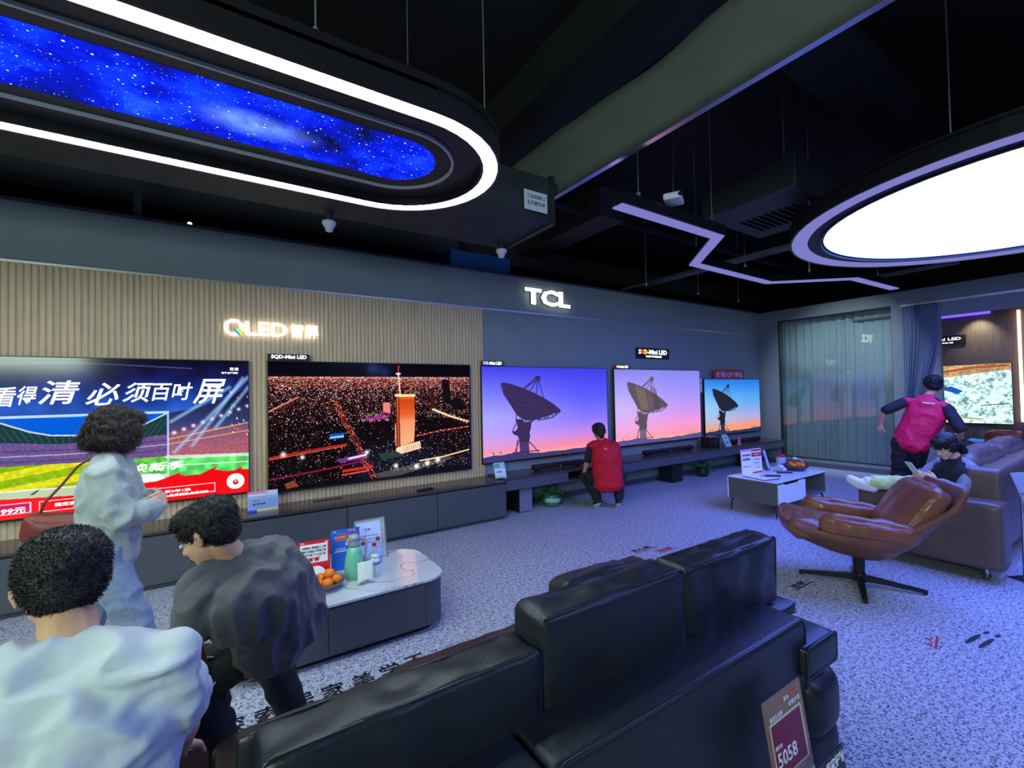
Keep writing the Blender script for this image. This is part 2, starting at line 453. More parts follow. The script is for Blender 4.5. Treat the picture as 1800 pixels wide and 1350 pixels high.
# right part: floodlit stand
m = P.pmask([(.717, .378), (.826, .345), (.927, .27), (1, .2), (1, .72), (.717, .7)])
P.grad([(.2, (14, 20, 50)), (.45, (50, 60, 110)), (.6, (150, 80, 120)), (.7, (190, 90, 100))], m)
t_ = (P.v + .14 * P.u)
m2 = m & (t_ > .62)
P.a = np.where(m2[..., None], (P.a * .5 + nz * np.array([.75, .45, .5]) * .8), P.a)
for k in range(9): P.glow(.74 + k * .032, .52 - k * .022, .012, (255, 210, 170), .9)
P.line([(.72, .565), (1, .47)], .004, (255, 190, 110), .8); P.line([(.72, .60), (1, .53)], .003, (240, 220, 150), .7)
m = P.pmask([(.717, .695), (1, .70), (1, .83), (.717, .86)])
P.a = np.where(m[..., None], np.array([.35, .82, .4]) * (.75 + .6 * P.blotch(14, 9)[..., None]), P.a)
P.line([(.717, .69), (1, .715)], .012, (225, 235, 235), .8); P.line([(.72, .75), (1, .77)], .004, (240, 255, 240), .8)
for k, (a0, b0) in enumerate((((1.0, .12), (.74, .66)), ((.98, .13), (.80, .62)), ((.93, .2), (.73, .44)), ((1.0, .20), (.88, .50)))):
    P.line([a0, b0], .016, (150, 200, 255), .35); P.line([a0, b0], .006, (215, 235, 255), .4)
for k in range(16):
    x, y = .92 + .08 * P.rng.random(), .2 + .35 * P.rng.random()
    P.poly([(x, y), (x + .008, y + .01), (x + .003, y + .022)], [(235, 230, 80), (120, 220, 200), (255, 120, 90)][k % 3])
P.line([(.72, .375), (.72, .84)], .006, (200, 225, 255), .8)
for q in ([(.607, .795), (.694, .80), (.715, .845), (.63, .855)], [(.56, .84), (.64, .815), (.655, .835), (.58, .862)], [(.66, .76), (.71, .765), (.70, .785)]): P.poly(q, (240, 250, 245))
# red band
P.poly([(0, .875), (.26, .875), (.45, .894), (.611, .862), (.685, .854), (.731, .824), (.763, .805), (.757, .82), (.772, .832), (.825, .835), (.864, .80), (.889, .785), (.877, .807), (.91, .826), (.946, .828), (.977, .800), (.972, .822), (1, .828), (1, 1), (0, 1)], (240, 8, 20))
def rrect(P_, x0, x1, y0, y1, c, w=.003):
    P_.line([(x0, y0), (x1, y0), (x1, y1), (x0, y1), (x0, y0)], w, c)
rrect(P, .628, .877, .905, .968, (255, 210, 215)); rrect(P, .355, .62, .912, .975, (255, 210, 215)); rrect(P, .10, .332, .908, .97, (255, 200, 220))
P.poly([(.104, .913), (.328, .913), (.328, .965), (.104, .965)], (205, 0, 90))
P.disc(.951, .91, .058, (250, 250, 250)); P.disc(.951, .917, .019, (215, 30, 50)); P.disc(.951, .912, .006, (250, 240, 240))
t1, s1, w, h = tv('huge television with stadium football advert at the left end', -2.04, .292, .65, 1.984, P)
def cap(body, u0, u1, v0, v1, bold=0.02, shear=0.0, m=WHITE_E):
    text('caption', body, m, s1, -w + u0 * 2 * w, -w + u1 * 2 * w, h - v1 * h, h - v0 * h, FRONT((0, -0.0045, 0)), bold, 0.001, shear)
cap('清', .352, .462, .15, .30, .012, .25); cap('得', .300, .350, .185, .30, .012, .25); cap('看', .245, .298, .19, .31, .012, .25); cap('更', .185, .24, .19, .31, .012, .25)
cap('必', .475, .575, .165, .315, .012, .3); cap('须', .58, .672, .165, .30, .012, .25); cap('百吋', .668, .80, .165, .29, .012, .2); cap('屏', .80, .915, .14, .32, .012, .3)
cap('换新季', .60, .772, .715, .775, .012, .2)
cap('京东', .928, .962, .053, .078, .03); cap('电器全屋换新', .899, .961, .087, .102, .03)
cap('享3年1选', .708, .792, .914, .934, .03); cap('免费设计·免费测量·免费安装', .655, .852, .943, .96, .02)
cap('指定商品', .394, .47, .918, .942, .03); cap('99元', .262, .322, .922, .958, .03, .1); cap('59', .2, .258, .922, .958, .03, .1)

# --- night city picture
P = Painter(600, 340)
P.grad([(0, (6, 5, 10)), (.10, (10, 6, 16)), (.125, (60, 14, 24)), (.2, (40, 12, 22)), (.5, (16, 9, 14)), (1, (10, 6, 8))])
P.glow(.46, .045, .06, (30, 50, 110), .8); P.glow(.52, .07, .05, (30, 50, 110), .6)
rg = np.random.default_rng(11)
A = P.a
n = 9000
uu = rg.random(n); vv = .118 + (rg.random(n) ** 2.1) * .85
for x, y in zip(uu, vv):
    if ((.416 < x < .55 and .5 < y < .7) or (.69 < x and .47 + (x - .69) * .2 < y < .62)) and rg.random() < .82: continue
    if y > .5 and rg.random() < .45: continue
    i, j = int(y * 339), int(x * 599)
    c = [(1, .55, .5), (1, .3, .25), (1, .85, .8), (.9, .9, 1), (1, .75, .45)][rg.integers(5)]
    k = (.45 + .9 * rg.random()) * (1 if y < .5 else .85); sz = 1 if rg.random() < .7 else 2
    A[i:i + sz, j:j + sz + (1 if y < .25 and rg.random() < .5 else 0)] = np.array(c) * k
P.line([(0, .388), (.117, .281)], .006, (255, 150, 130), .8)
for v_ in (.122, .135, .15, .17, .19): P.line([(0, v_ + .006), (1, v_ + .02)], .0022, (225, 90, 80), .6)
P.line([(.276, .309), (.305, .441), (.341, .553), (.377, .689), (.408, .805), (.45, .99)], .005, (170, 25, 20), .7)
P.line([(.29, .32), (.32, .441), (.356, .553), (.392, .689), (.425, .805), (.47, .99)], .004, (200, 50, 35), .6)
for k in range(170):
    t_ = rg.random(); xs = np.interp(t_, [0, .2, .4, .6, .8, 1], [.28, .308, .345, .382, .415, .458]); y = np.interp(t_, [0, 1], [.31, .98])
    P.disc(xs + (rg.random() - .5) * .03, y, .003, [(255, 120, 70), (255, 220, 190), (255, 50, 40)][k % 3])
P.line([(0, .743), (.164, .708), (.328, .678)], .008, (210, 40, 35), .8); P.line([(0, .755), (.328, .69)], .003, (255, 120, 100), .8)
P.line([(0, .907), (.255, .865), (.407, .827)], .007, (150, 25, 60), .8)
P.line([(.679, .653), (.822, .615), (.991, .594)], .005, (210, 60, 40), .9)
for k in range(9): P.disc(.69 + k * .036, .642 - k * .006, .005, (255, 210, 190))
P.line([(.699, .877), (.827, .862), (.988, .818)], .006, (255, 205, 160)); P.line([(.778, .415), (.87, .483), (.991, .544)], .008, (255, 170, 120), .8)
for k in range(12): P.glow(.78 + k * .018, .42 + k * .012, .012, (255, 210, 170), .8)
P.poly([(.251, .587), (.316, .583), (.316, .627), (.256, .63)], (20, 90, 200)); P.line([(.26, .615), (.315, .61)], .006, (170, 220, 255))
P.poly([(.403, .481), (.508, .433), (.541, .47), (.441, .496)], (170, 40, 150), .85); P.poly([(.508, .341), (.545, .343), (.545, .436), (.508, .421)], (235, 130, 130))
for k in range(60): P.disc(.39 + .15 * rg.random(), .42 + .08 * rg.random(), .003, [(255, 120, 220), (255, 255, 200)][k % 2])
P.poly([(.279, .80), (.40, .77), (.44, .80), (.3, .83)], (150, 70, 190), .7)
P.line([(.34, .80), (.42, .78)], .008, (240, 210, 255)); P.glow(.425, .76, .02, (255, 255, 255), 1); P.glow(.057, .72, .02, (255, 240, 230), 1); P.glow(.135, .755, .018, (255, 240, 230), 1)
P.line([(.314, .898), (.45, .885)], .012, (220, 40, 30), .9); P.line([(.31, .93), (.43, .915)], .006, (240, 90, 50), .9)
P.poly([(.06, .95), (.1, .93), (.12, .98), (.07, .99)], (190, 80, 50), .7)
P.poly([(.47, .95), (.86, .86), (.9, .88), (.6, .985), (.48, .99)], (95, 95, 90), .7)
for k in range(50): P.disc(.48 + .5 * rg.random(), .88 + .07 * rg.random(), .003, (255, 235, 190))
for x, y in ((.68, .925), (.74, .905), (.80, .885), (.57, .90)): P.glow(x, y, .022, (255, 255, 245), 1)
P.poly([(.48, .78), (.6, .77), (.62, .82), (.5, .84)], (40, 80, 60), .7)
P.poly([(.83, .14), (.875, .14), (.88, .36), (.84, .36)], (22, 12, 16)); P.poly([(.76, .22), (.785, .22), (.79, .4), (.765, .4)], (60, 26, 24))
P.poly([(.86, .33), (.93, .32), (.99, .42), (.9, .43)], (20, 12, 18))
P.poly([(.571, .30), (.577, .275), (.672, .284), (.676, .516), (.668, .70), (.59, .75), (.569, .725), (.573, .507)], (120, 40, 20))
m = P.pmask([(.592, .29), (.672, .284), (.676, .516), (.668, .70), (.596, .735)])
P.grad([(.28, (255, 120, 40)), (.33, (210, 70, 20)), (.45, (235, 100, 50)), (.52, (255, 160, 110)), (.74, (255, 190, 140))], m)
for k in range(40): P.line([(.592, .30 + k * .011), (.675, .297 + k * .0105)], .0012, (120, 40, 20), .35)
P.line([(.575, .28), (.672, .284)], .012, (255, 225, 150)); P.line([(.583, .29), (.585, .73)], .003, (255, 120, 60)); P.line([(.57, .53), (.572, .72)], .004, (255, 200, 150))
P.poly([(.575, .742), (.595, .735), (.701, .698), (.707, .765), (.6, .80), (.57, .77)], (255, 215, 180))
for k in range(9): P.line([(.612 + k * .0105, .745 - k * .004), (.613 + k * .0105, .785 - k * .004)], .002, (120, 50, 40))
P.line([(.591, .018), (.589, .09)], .0035, (255, 70, 60)); P.line([(.589, .085), (.592, .158), (.598, .275)], .006, (255, 210, 190)); P.line([(.581, .088), (.597, .088)], .008, (230, 220, 210))
tv('huge television showing an orange lit tower in a night city', .455, 2.82, .615, 1.99, P)

# --- radio dish pictures on three televisions
def dish(wd, ht, sky, dark, light, hill, dy=0.0):
    P = Painter(wd, ht)
    P.grad(sky)
    g = np.clip(1.1 - P.u * 1.4, 0, 1)[..., None] * np.clip(1 - np.abs(P.v - .55) * 1.8, 0, 1)[..., None]
    P.a = P.a * (1 - .55 * g) + .55 * g * np.array(light) / 255
    P.a *= (.97 + .06 * P.rng.random((ht, wd, 1)))
    ln = lambda p, w_=.006: P.line(p, w_, dark)
    F = lambda p: [(x, y * .985 + dy) for x, y in p]
    mtn = [(0, .945), (.08, .93), (.12, .938), (.19, .925), (.26, .93), (.426, .955), (.5, .948), (.6, .955), (.689, .945), (.76, .95), (.84, .935), (1, .925), (1, 1.01), (0, 1.01)]
    for p in ([(.13, .20), (.15, .297), (.233, .50)], [(.145, .26), (.20, .40), (.18, .33), (.233, .5)], [(.16, .31), (.19, .30), (.185, .37), (.22, .39), (.215, .44), (.25, .47)],
              [(.577, .511), (.508, .578), (.4, .599)], [(.40, .595), (.43, .55), (.46, .588), (.50, .53), (.52, .57), (.55, .52)],
              [(.401, .13), (.295, .24)], [(.40, .13), (.337, .275)], [(.401, .13), (.388, .303)], [(.405, .13), (.447, .355)], [(.398, .1), (.295, .235)]): ln(F(p))
    P.poly(F([(.129, .172), (.16, .172), (.197, .185), (.295, .235), (.367, .283), (.447, .348), (.523, .42), (.582, .497), (.575, .512), (.522, .534), (.457, .565), (.394, .59), (.345, .60), (.30, .592), (.262, .56), (.238, .525), (.205, .443), (.172, .339), (.145, .245)]), dark)
    P.poly(F([(.385, .095), (.423, .098), (.42, .155), (.382, .15)]), dark)
    lt = [min(255, c * 1.35 + 10) for c in dark]
    for k in range(7): P.line(F([(.16 + k * .05, .2 + k * .036), (.25 + k * .035, .5 + k * .012)]), .0025, lt, .5)
    for k in range(4): P.line(F([(.18 + k * .02, .26 + k * .07), (.45 + k * .02, .42 + k * .035)]), .0025, lt, .5)
    P.poly(F([(.232, .573), (.279, .577), (.296, .613), (.35, .60), (.34, .69), (.331, .729), (.336, .774), (.323, .842), (.328, .955), (.256, .955), (.255, .832), (.245, .762), (.207, .732), (.204, .706), (.23, .7), (.243, .668)]), dark)
    P.poly(F([(.26, .83), (.32, .83), (.325, .95), (.26, .95)]), lt, .6)
    for p in ([(.235, .52), (.232, .60)], [(.35, .61), (.38, .58)], [(.256, .798), (.216, .95)], [(.24, .80), (.23, .94)], [(.327, .833), (.398, .958)], [(.204, .94), (.401, .94)], [(.30, .59), (.31, .63)], [(.205, .70), (.235, .62)]): ln(F(p))
    P.poly(mtn, hill)
    for x in (.07, .12, .84, .88): P.line([(x, .945), (x, .895)], .003, hill, .8); P.line([(x - .01, .91), (x + .01, .91)], .002, hill, .8)
    for k in range(24): P.disc(P.rng.random(), .96 + .035 * P.rng.random(), .006, [min(255, c * 1.4) for c in hill], .7)
    return P
P3 = dish(460, 260, [(0, (62, 62, 228)), (.35, (92, 92, 250)), (.6, (135, 120, 250)), (.78, (200, 135, 225)), (.9, (248, 135, 160)), (.95, (255, 165, 160))], (56, 42, 88), (205, 205, 255), (60, 56, 110))
tv('television with dark dish on deep blue sky, behind the crouching person', 2.99, 5.34, .655, 1.98, P3)
P4 = dish(380, 214, [(0, (132, 130, 235)), (.3, (155, 145, 245)), (.55, (195, 150, 240)), (.75, (240, 150, 215)), (.9, (255, 150, 165)), (.95, (255, 175, 160))], (92, 78, 92), (215, 205, 255), (88, 80, 140))
for xa, xb, c_ in ((.24, .34, (150, 140, 90)), (.40, .47, (60, 40, 60))):
    P4.poly([(xa - .03, .20), (xb - .02, .27), (xb + .02, .56), (xa + .03, .54)], c_, .35)
tv('television with tan dish on lilac sky, middle of the three dish screens', 5.50, 7.84, .675, 1.975, P4)
P5 = dish(300, 170, [(0, (30, 120, 225)), (.3, (80, 160, 240)), (.55, (130, 170, 235)), (.75, (195, 165, 205)), (.87, (245, 150, 120)), (.95, (255, 150, 90))], (30, 34, 52), (170, 225, 245), (40, 50, 96))
tv('smallest dish television with light blue sky, next to the room corner', 7.97, 10.0, .68, 1.81, P5)

# --- bright stream picture on the far right television in the alcove
P = Painter(300, 168)
bl = P.blotch(9, 2) * .4 + P.blotch(4, 4) * .35 + P.blotch(2, 8) * .25; b2 = P.blotch(16, 6)
P.a[:] = np.array([.82, .97, .95]) * (.85 + .4 * bl)[..., None]
k_ = np.clip((.52 - bl - .25 * (b2 - .4)) * 3.0, 0, 1)[..., None]; P.a = P.a * (1 - k_) + k_ * np.array([.34, .50, .54])
m = P.pmask([(0, 0), (1, 0), (1, .1), (.6, .2), (.3, .24), (0, .2)]); P.a = np.where(m[..., None], np.array([.72, .58, .42]) * (.55 + bl)[..., None], P.a)
P.poly([(.33, 0), (.5, 0), (.36, .16), (.3, .12)], (90, 150, 50)); P.poly([(.1, 0), (.3, .0), (.2, .1)], (200, 200, 180))
P.line([(.5, .12), (.75, .05), (.98, .03)], .02, (170, 90, 50)); P.poly([(.5, .38), (.6, .37), (.68, .45), (.64, .5), (.55, .44)], (20, 90, 190)); P.line([(.4, .33), (.55, .4)], .03, (50, 80, 110), .7)
P.line([(.8, .7), (.98, .66)], .008, (110, 90, 90)); P.line([(.6, .9), (.8, .93)], .015, (180, 140, 90), .7)
t_ = thing('television', 'bright television of white rapids, in the alcove behind the standing man', 'television', (10.86, 2.55, .93))
b = MB(); b.bx(0.003, 0.03, -.91, .91, 0, 1.02, .003, 1); b.bx(.03, .09, -.5, .5, .2, .8); b.build('housing', BLACKPL, t_)
P.mesh('screen', SCR, t_, (-.0005, .9, 1.01), (0, -1, 0), (0, 0, 1), 1.8, 1.0)

# ------------------------------------------------------------------ alcove on the right
WOODB = mat('brown_wood_panel', rgb(96, 80, 74), 0.5, var=0.25, scale=6, stretch=(1, 8, .4))
struct('wall_alcove', WOODB, lambda b: b.bx(11.0, 11.08, Y0, 3.6, 0, 2.86))
struct('trim_5', WALL2, lambda b: (b.bx(10.44, 11.0, 3.55, 3.6, 0, 2.86), b.bx(10.40, 10.44, 2.97, 5.36, 0, 3.27), b.bx(10.24, 12.0, Y0, 3.6, 2.86, 2.9)))
struct('trim_6', emit('violet_cove_light', (0.12, 0.06, 1.0), 2.2), lambda b: b.bx(10.93, 10.985, 1.88, 3.5, 2.80, 2.84))
tag(part('light_bar', emit('warm_light_bar', (1.0, 0.78, 0.42), 3.5), None, lambda b: b.bx(10.93, 11.0, 1.545, 1.575, .98, 2.80)), 'upright warm golden light bar at the right end of the alcove', 'light')
dl = thing('downlight', 'round downlight shining on the brown alcove panel', 'light', (10.75, 2.02, 2.86))
b = MB(); b.cyl((0, 0, -.012), (0, 0, 0), .045, seg=24); b.build('ring', TRIM, dl)
b = MB(); b.cyl((0, 0, -.014), (0, 0, -.008), .03, seg=24); b.build('lens', emit('downlight_lens', (1, 1, .7), 8), dl)
sp = bpy.data.lights.new('downlight_beam', 'SPOT'); sp.energy = 42; sp.color = (1, 1, .62); sp.spot_size = R(80); sp.spot_blend = .8; sp.shadow_soft_size = .03
so = bpy.data.objects.new('downlight_beam', sp); so.location = (10.75, 2.02, 2.84); so.rotation_euler = Euler((0, R(-26), 0)); col.objects.link(so)
cs = thing('console_shelf', 'grey white console under the bright alcove television', 'shelf', (10.75, 2.3, 0))
b = MB(); b.bx(-.25, .24, -1.3, 1.2, .56, .62, .005, 1); b.build('top', CABTOP, cs)
b = MB(); b.bx(-.2, .24, -1.25, 1.15, .06, .56); b.build('body', mat('pale_laminate', rgb(150, 155, 170), .5), cs)
tag(part('blue_packet', mat('light_blue_film', rgb(110, 170, 215), .3), None, lambda b: (b.box((10.66, 2.02, .655), (.12, .16, .06), .02), b.box((10.66, 2.10, .66), (.1, .1, .05), .02, rot=(0, .3, .5)))), 'light blue packet lying on the alcove console', 'packet')
fl = thing('white_flowers', 'bunch of small white flowers on the alcove console', 'flowers', (10.62, 2.22, .62))
b = MB()
for k in range(26): b.ball((random.uniform(-.06, .06), random.uniform(-.02, .12), random.uniform(.06, .14)), .018, 1)
b.build('blossom', mat('white_petal', rgb(190, 200, 215), .6), fl, True)
b = MB()
for k in range(12): b.cyl((0, random.uniform(-.03, .03), 0), (random.uniform(-.05, .05), random.uniform(-.08, .08), .1), .003, seg=5)
b.build('stem', mat('stem_green', rgb(50, 90, 50), .6), fl)
sg = thing('wall_sign', 'dark sign with white lettering above the alcove television', 'sign', (10.985, 2.55, 2.32))
b = MB(); b.bx(-.02, .012, -.36, .36, 0, .16, .004, 1); b.build('board', BLACKPL, sg)
text('lettering', 'SQD-Mini LED', SIGN_S, sg, -.32, .30, .065, .125, SIDE((-.022, 0, 0)), .02)
text('lettering', '画质旗舰', SIGN_S, sg, -.02, .2, .02, .045, SIDE((-.022, 0, 0)), .02)

# ------------------------------------------------------------------ glass wall and curtains
struct('window_1', mat('glass_pane', (1, 1, 1), 0.0), lambda b: b.bx(X1 + .03, X1 + .042, 2.975, 4.905, .17, 3.025))
g = MATS['glass_pane']; nt = g.node_tree; nt.nodes.clear()
_t = nt.nodes.new('ShaderNodeBsdfTransparent'); _g = nt.nodes.new('ShaderNodeBsdfGlossy'); _g.inputs['Roughness'].default_value = 0.0
_t.inputs[0].default_value = (.93, .97, .96, 1)
_f = nt.nodes.new('ShaderNodeFresnel'); _f.inputs[0].default_value = 1.6; _m = nt.nodes.new('ShaderNodeMixShader'); _o = nt.nodes.new('ShaderNodeOutputMaterial')
_s = nt.nodes.new('ShaderNodeMath'); _s.operation = 'MULTIPLY_ADD'; _s.inputs[1].default_value = .6; _s.inputs[2].default_value = .03
nt.links.new(_f.outputs[0], _s.inputs[0]); nt.links.new(_s.outputs[0], _m.inputs[0]); nt.links.new(_t.outputs[0], _m.inputs[1]); nt.links.new(_g.outputs[0], _m.inputs[2]); nt.links.new(_m.outputs[0], _o.inputs[0])
struct('trim_7', mat('black_window_frame', (.012, .013, .016), .4), lambda b: (b.bx(X1 - .006, X1 + .05, 4.89, 4.912, .16, 3.035), b.bx(X1 - .006, X1 + .05, 2.968, 4.912, 3.02, 3.035), b.bx(X1 - .004, X1 + .05, 2.968, 4.912, .155, .168)))
def curtain(name, label, x, ya, yb, z0, z1, m, n, amp, fn=None, parent=None):
    bm = bmesh.new(); N = n * 14; K = 24; rows = []
    rnd = random.Random(5); ph = [rnd.uniform(.7, 1.3) for _ in range(n + 2)]
    cum = [0]
    for p in ph: cum.append(cum[-1] + p)
    tot = cum[n]
    for k in range(K + 1):
        z = z0 + (z1 - z0) * k / K; row = []
        for i in range(N + 1):
            s = i / N * tot
            j = max(q for q in range(n + 1) if cum[q] <= s + 1e-9); j = min(j, n - 1)
            f = (s - cum[j]) / ph[j]
            off = -abs(math.sin(math.pi * f)) ** .55 * amp * (1 - .25 * k / K) + .25 * amp * math.sin(f * 9 + j + k * .12)
            y = ya + (yb - ya) * i / N
            if fn: y = fn(y, z)
            row.append(bm.verts.new((x + off + .01 * noise.noise((y * 6, z * 1.2, j)), y, z)))
        rows.append(row)
    for a, b_ in zip(rows, rows[1:]):
        for i in range(N): bm.faces.new((a[i], a[i + 1], b_[i + 1], b_[i]))
    bmesh.ops.solidify(bm, geom=list(bm.faces), thickness=.003)
    mb = MB(); mb._add(bm)
    o = mb.build(name, m, parent, True)
    return tag(o, label, 'curtain') if label else o
curtain('curtain', 'wide pale blue grey curtain hanging behind the glass wall', 10.365, 3.0, 4.93, .02, 3.12, mat('pale_curtain_cloth', rgb(205, 218, 222), .8, var=.05, scale=30, sheen=.2), 13, .07)
def gather(y, z):
    yr = 2.33 if z > 2.5 else 2.33 + .24 * min(1, (2.5 - z) / 1.1) ** 1.3
    return 2.80 - (2.80 - y) * (2.80 - yr) / (2.80 - 2.33)
curtain('curtain', 'narrow slate blue curtain gathered beside the alcove', 10.08, 2.34, 2.80, .02, 2.985, mat('slate_curtain_cloth', rgb(125, 140, 165), .8, sheen=.2), 9, .05, gather)

# ------------------------------------------------------------------ ceiling works
def strut(name, label, cat, f, m=DUCTM, smooth=False):
    return tag(part(name, m, None, f, smooth), label, cat)
dk = thing('ventilation_duct', 'big black ventilation duct over the left part of the shop', 'duct', (0, 0, 3.2))
b = MB(); b.bx(-5.4, 2.68, 3.30, 4.19, 0, .42, .01, 1); b.build('casing', DUCTM, dk)
b = MB()
b.bx(2.64, 2.69, 3.28, 4.21, -.02, .44); b.build('flange', mat('duct_flange', (.02, .022, .024), .5), dk)
nt_ = thing('duct_notice', 'white printed notice stuck on the end of the black duct', 'notice', (2.46, 3.272, 3.24))
b = MB(); b.bx(-.13, .13, .0, .004, .02, .2); b.build('sheet', mat('dim_paper', rgb(205, 212, 215), .6), nt_)
text('lettering', '三区检修口', INK, nt_, -.1, .1, .13, .17, FRONT((0, -.001, 0)), .01, .0005); text('lettering', '主风管勿动', INK, nt_, -.1, .1, .07, .11, FRONT((0, -.001, 0)), .01, .0005)
def detector(label, x, y, z):
    t = thing('smoke_detector', label, 'smoke detector', (x, y, z))
    b = MB(); b.lathe([(.0, .03), (.055, .03), (.06, .012), (.05, -.005), (.034, -.03), (.03, -.055), (.0, -.06)], seg=24); b.build('housing', WHITEPL, t, True)
    b = MB(); b.cyl((0, 0, .028), (0, 0, .1), .03); b.build('mount', DUCTM, t)
detector('white round detector under the duct end near the notice', 2.55, 4.02, 3.10)
detector('white round detector just below the glowing ring lamp', .84, 4.12, 3.10)
# fabric valance with metal edge
vl = thing('fabric_valance', 'grey fabric valance hanging from the ceiling with a shiny lower edge', 'valance', (2.8, 0, 3.52))
bm = bmesh.new(); rows = []
for k in range(7):
    row = []
    for i in range(80):
        y = -3.2 + i * 7.4 / 79; sag = .03 * math.sin(y * 2.1) + .02 * noise.noise((y * 2, 0, 3))
        z = .02 + (.58 + sag) * k / 6
        row.append(bm.verts.new((.028 * noise.noise((y * 1.6, z * 1.1, 1.0)) + .012 * math.sin(y * 9 + z * 3) * noise.noise((y * .8, 4, 4)), y, z)))
    rows.append(row)
for a, b_ in zip(rows, rows[1:]):
    for i in range(79): bm.faces.new((a[i], a[i + 1], b_[i + 1], b_[i]))
bmesh.ops.solidify(bm, geom=list(bm.faces), thickness=.006)
mb = MB(); mb._add(bm); mb.build('cloth', mat('grey_valance_cloth', rgb(128, 136, 128), .85, var=.05, scale=3, bump=.2, bscale=150), vl, True)
b = MB(); b.bx(-.025, .025, -3.2, 4.2, -.01, .02); b.build('edge_profile', mat('shiny_profile', (.6, .62, .66), .18, .9), vl)
strut('ceiling_beam', 'dark concrete beam above the fabric valance', 'beam', lambda b: b.bx(2.45, 3.0, -4.9, 5.3, 4.28, 4.7), BLACKCEIL)

def stadium(cx, cy, L, r, n=20):
    """racetrack outline: half circle on the right, straight sides to cx-L, half circle on the left"""
    p = [(cx + r * math.sin(math.pi * k / n), cy - r * math.cos(math.pi * k / n)) for k in range(n + 1)]
    p += [(cx - L - r * math.sin(math.pi * k / n), cy + r * math.cos(math.pi * k / n)) for k in range(n + 1)]
    return p
RT = thing('pendant_lamp', 'long racetrack pendant lamp with glowing rim around a starry blue panel', 'lamp', (0, 0, 2.9))
cx, cy, L = .86, 2.49, 5.0
st = lambda r: stadium(cx, cy, L, r)
b = MB(); b.ring(st(.61), st(.595), 0, .16); b.ring(st(.515), st(.50), 0, .16); b.ring(st(.61), st(.50), .10, .12); b.build('outer_rim', BLACKPL, RT)
b = MB(); b.ring(st(.594), st(.517), .004, .02); b.build('light_strip', emit('white_led', LED_WHITE, 36.0), RT)
b = MB(); b.ring(st(.50), st(.235), .05, .07); b.build('inner_band', mat('graphite_panel', (.018, .02, .022), .45), RT)
b = MB(); b.ring(st(.342), st(.328), .035, .05); b.build('inner_trim', mat('pale_trim', rgb(175, 185, 188), .4), RT)
b = MB(); b.prism(st(.345), .07, .12); b.build('back_tray', BLACKPL, RT)
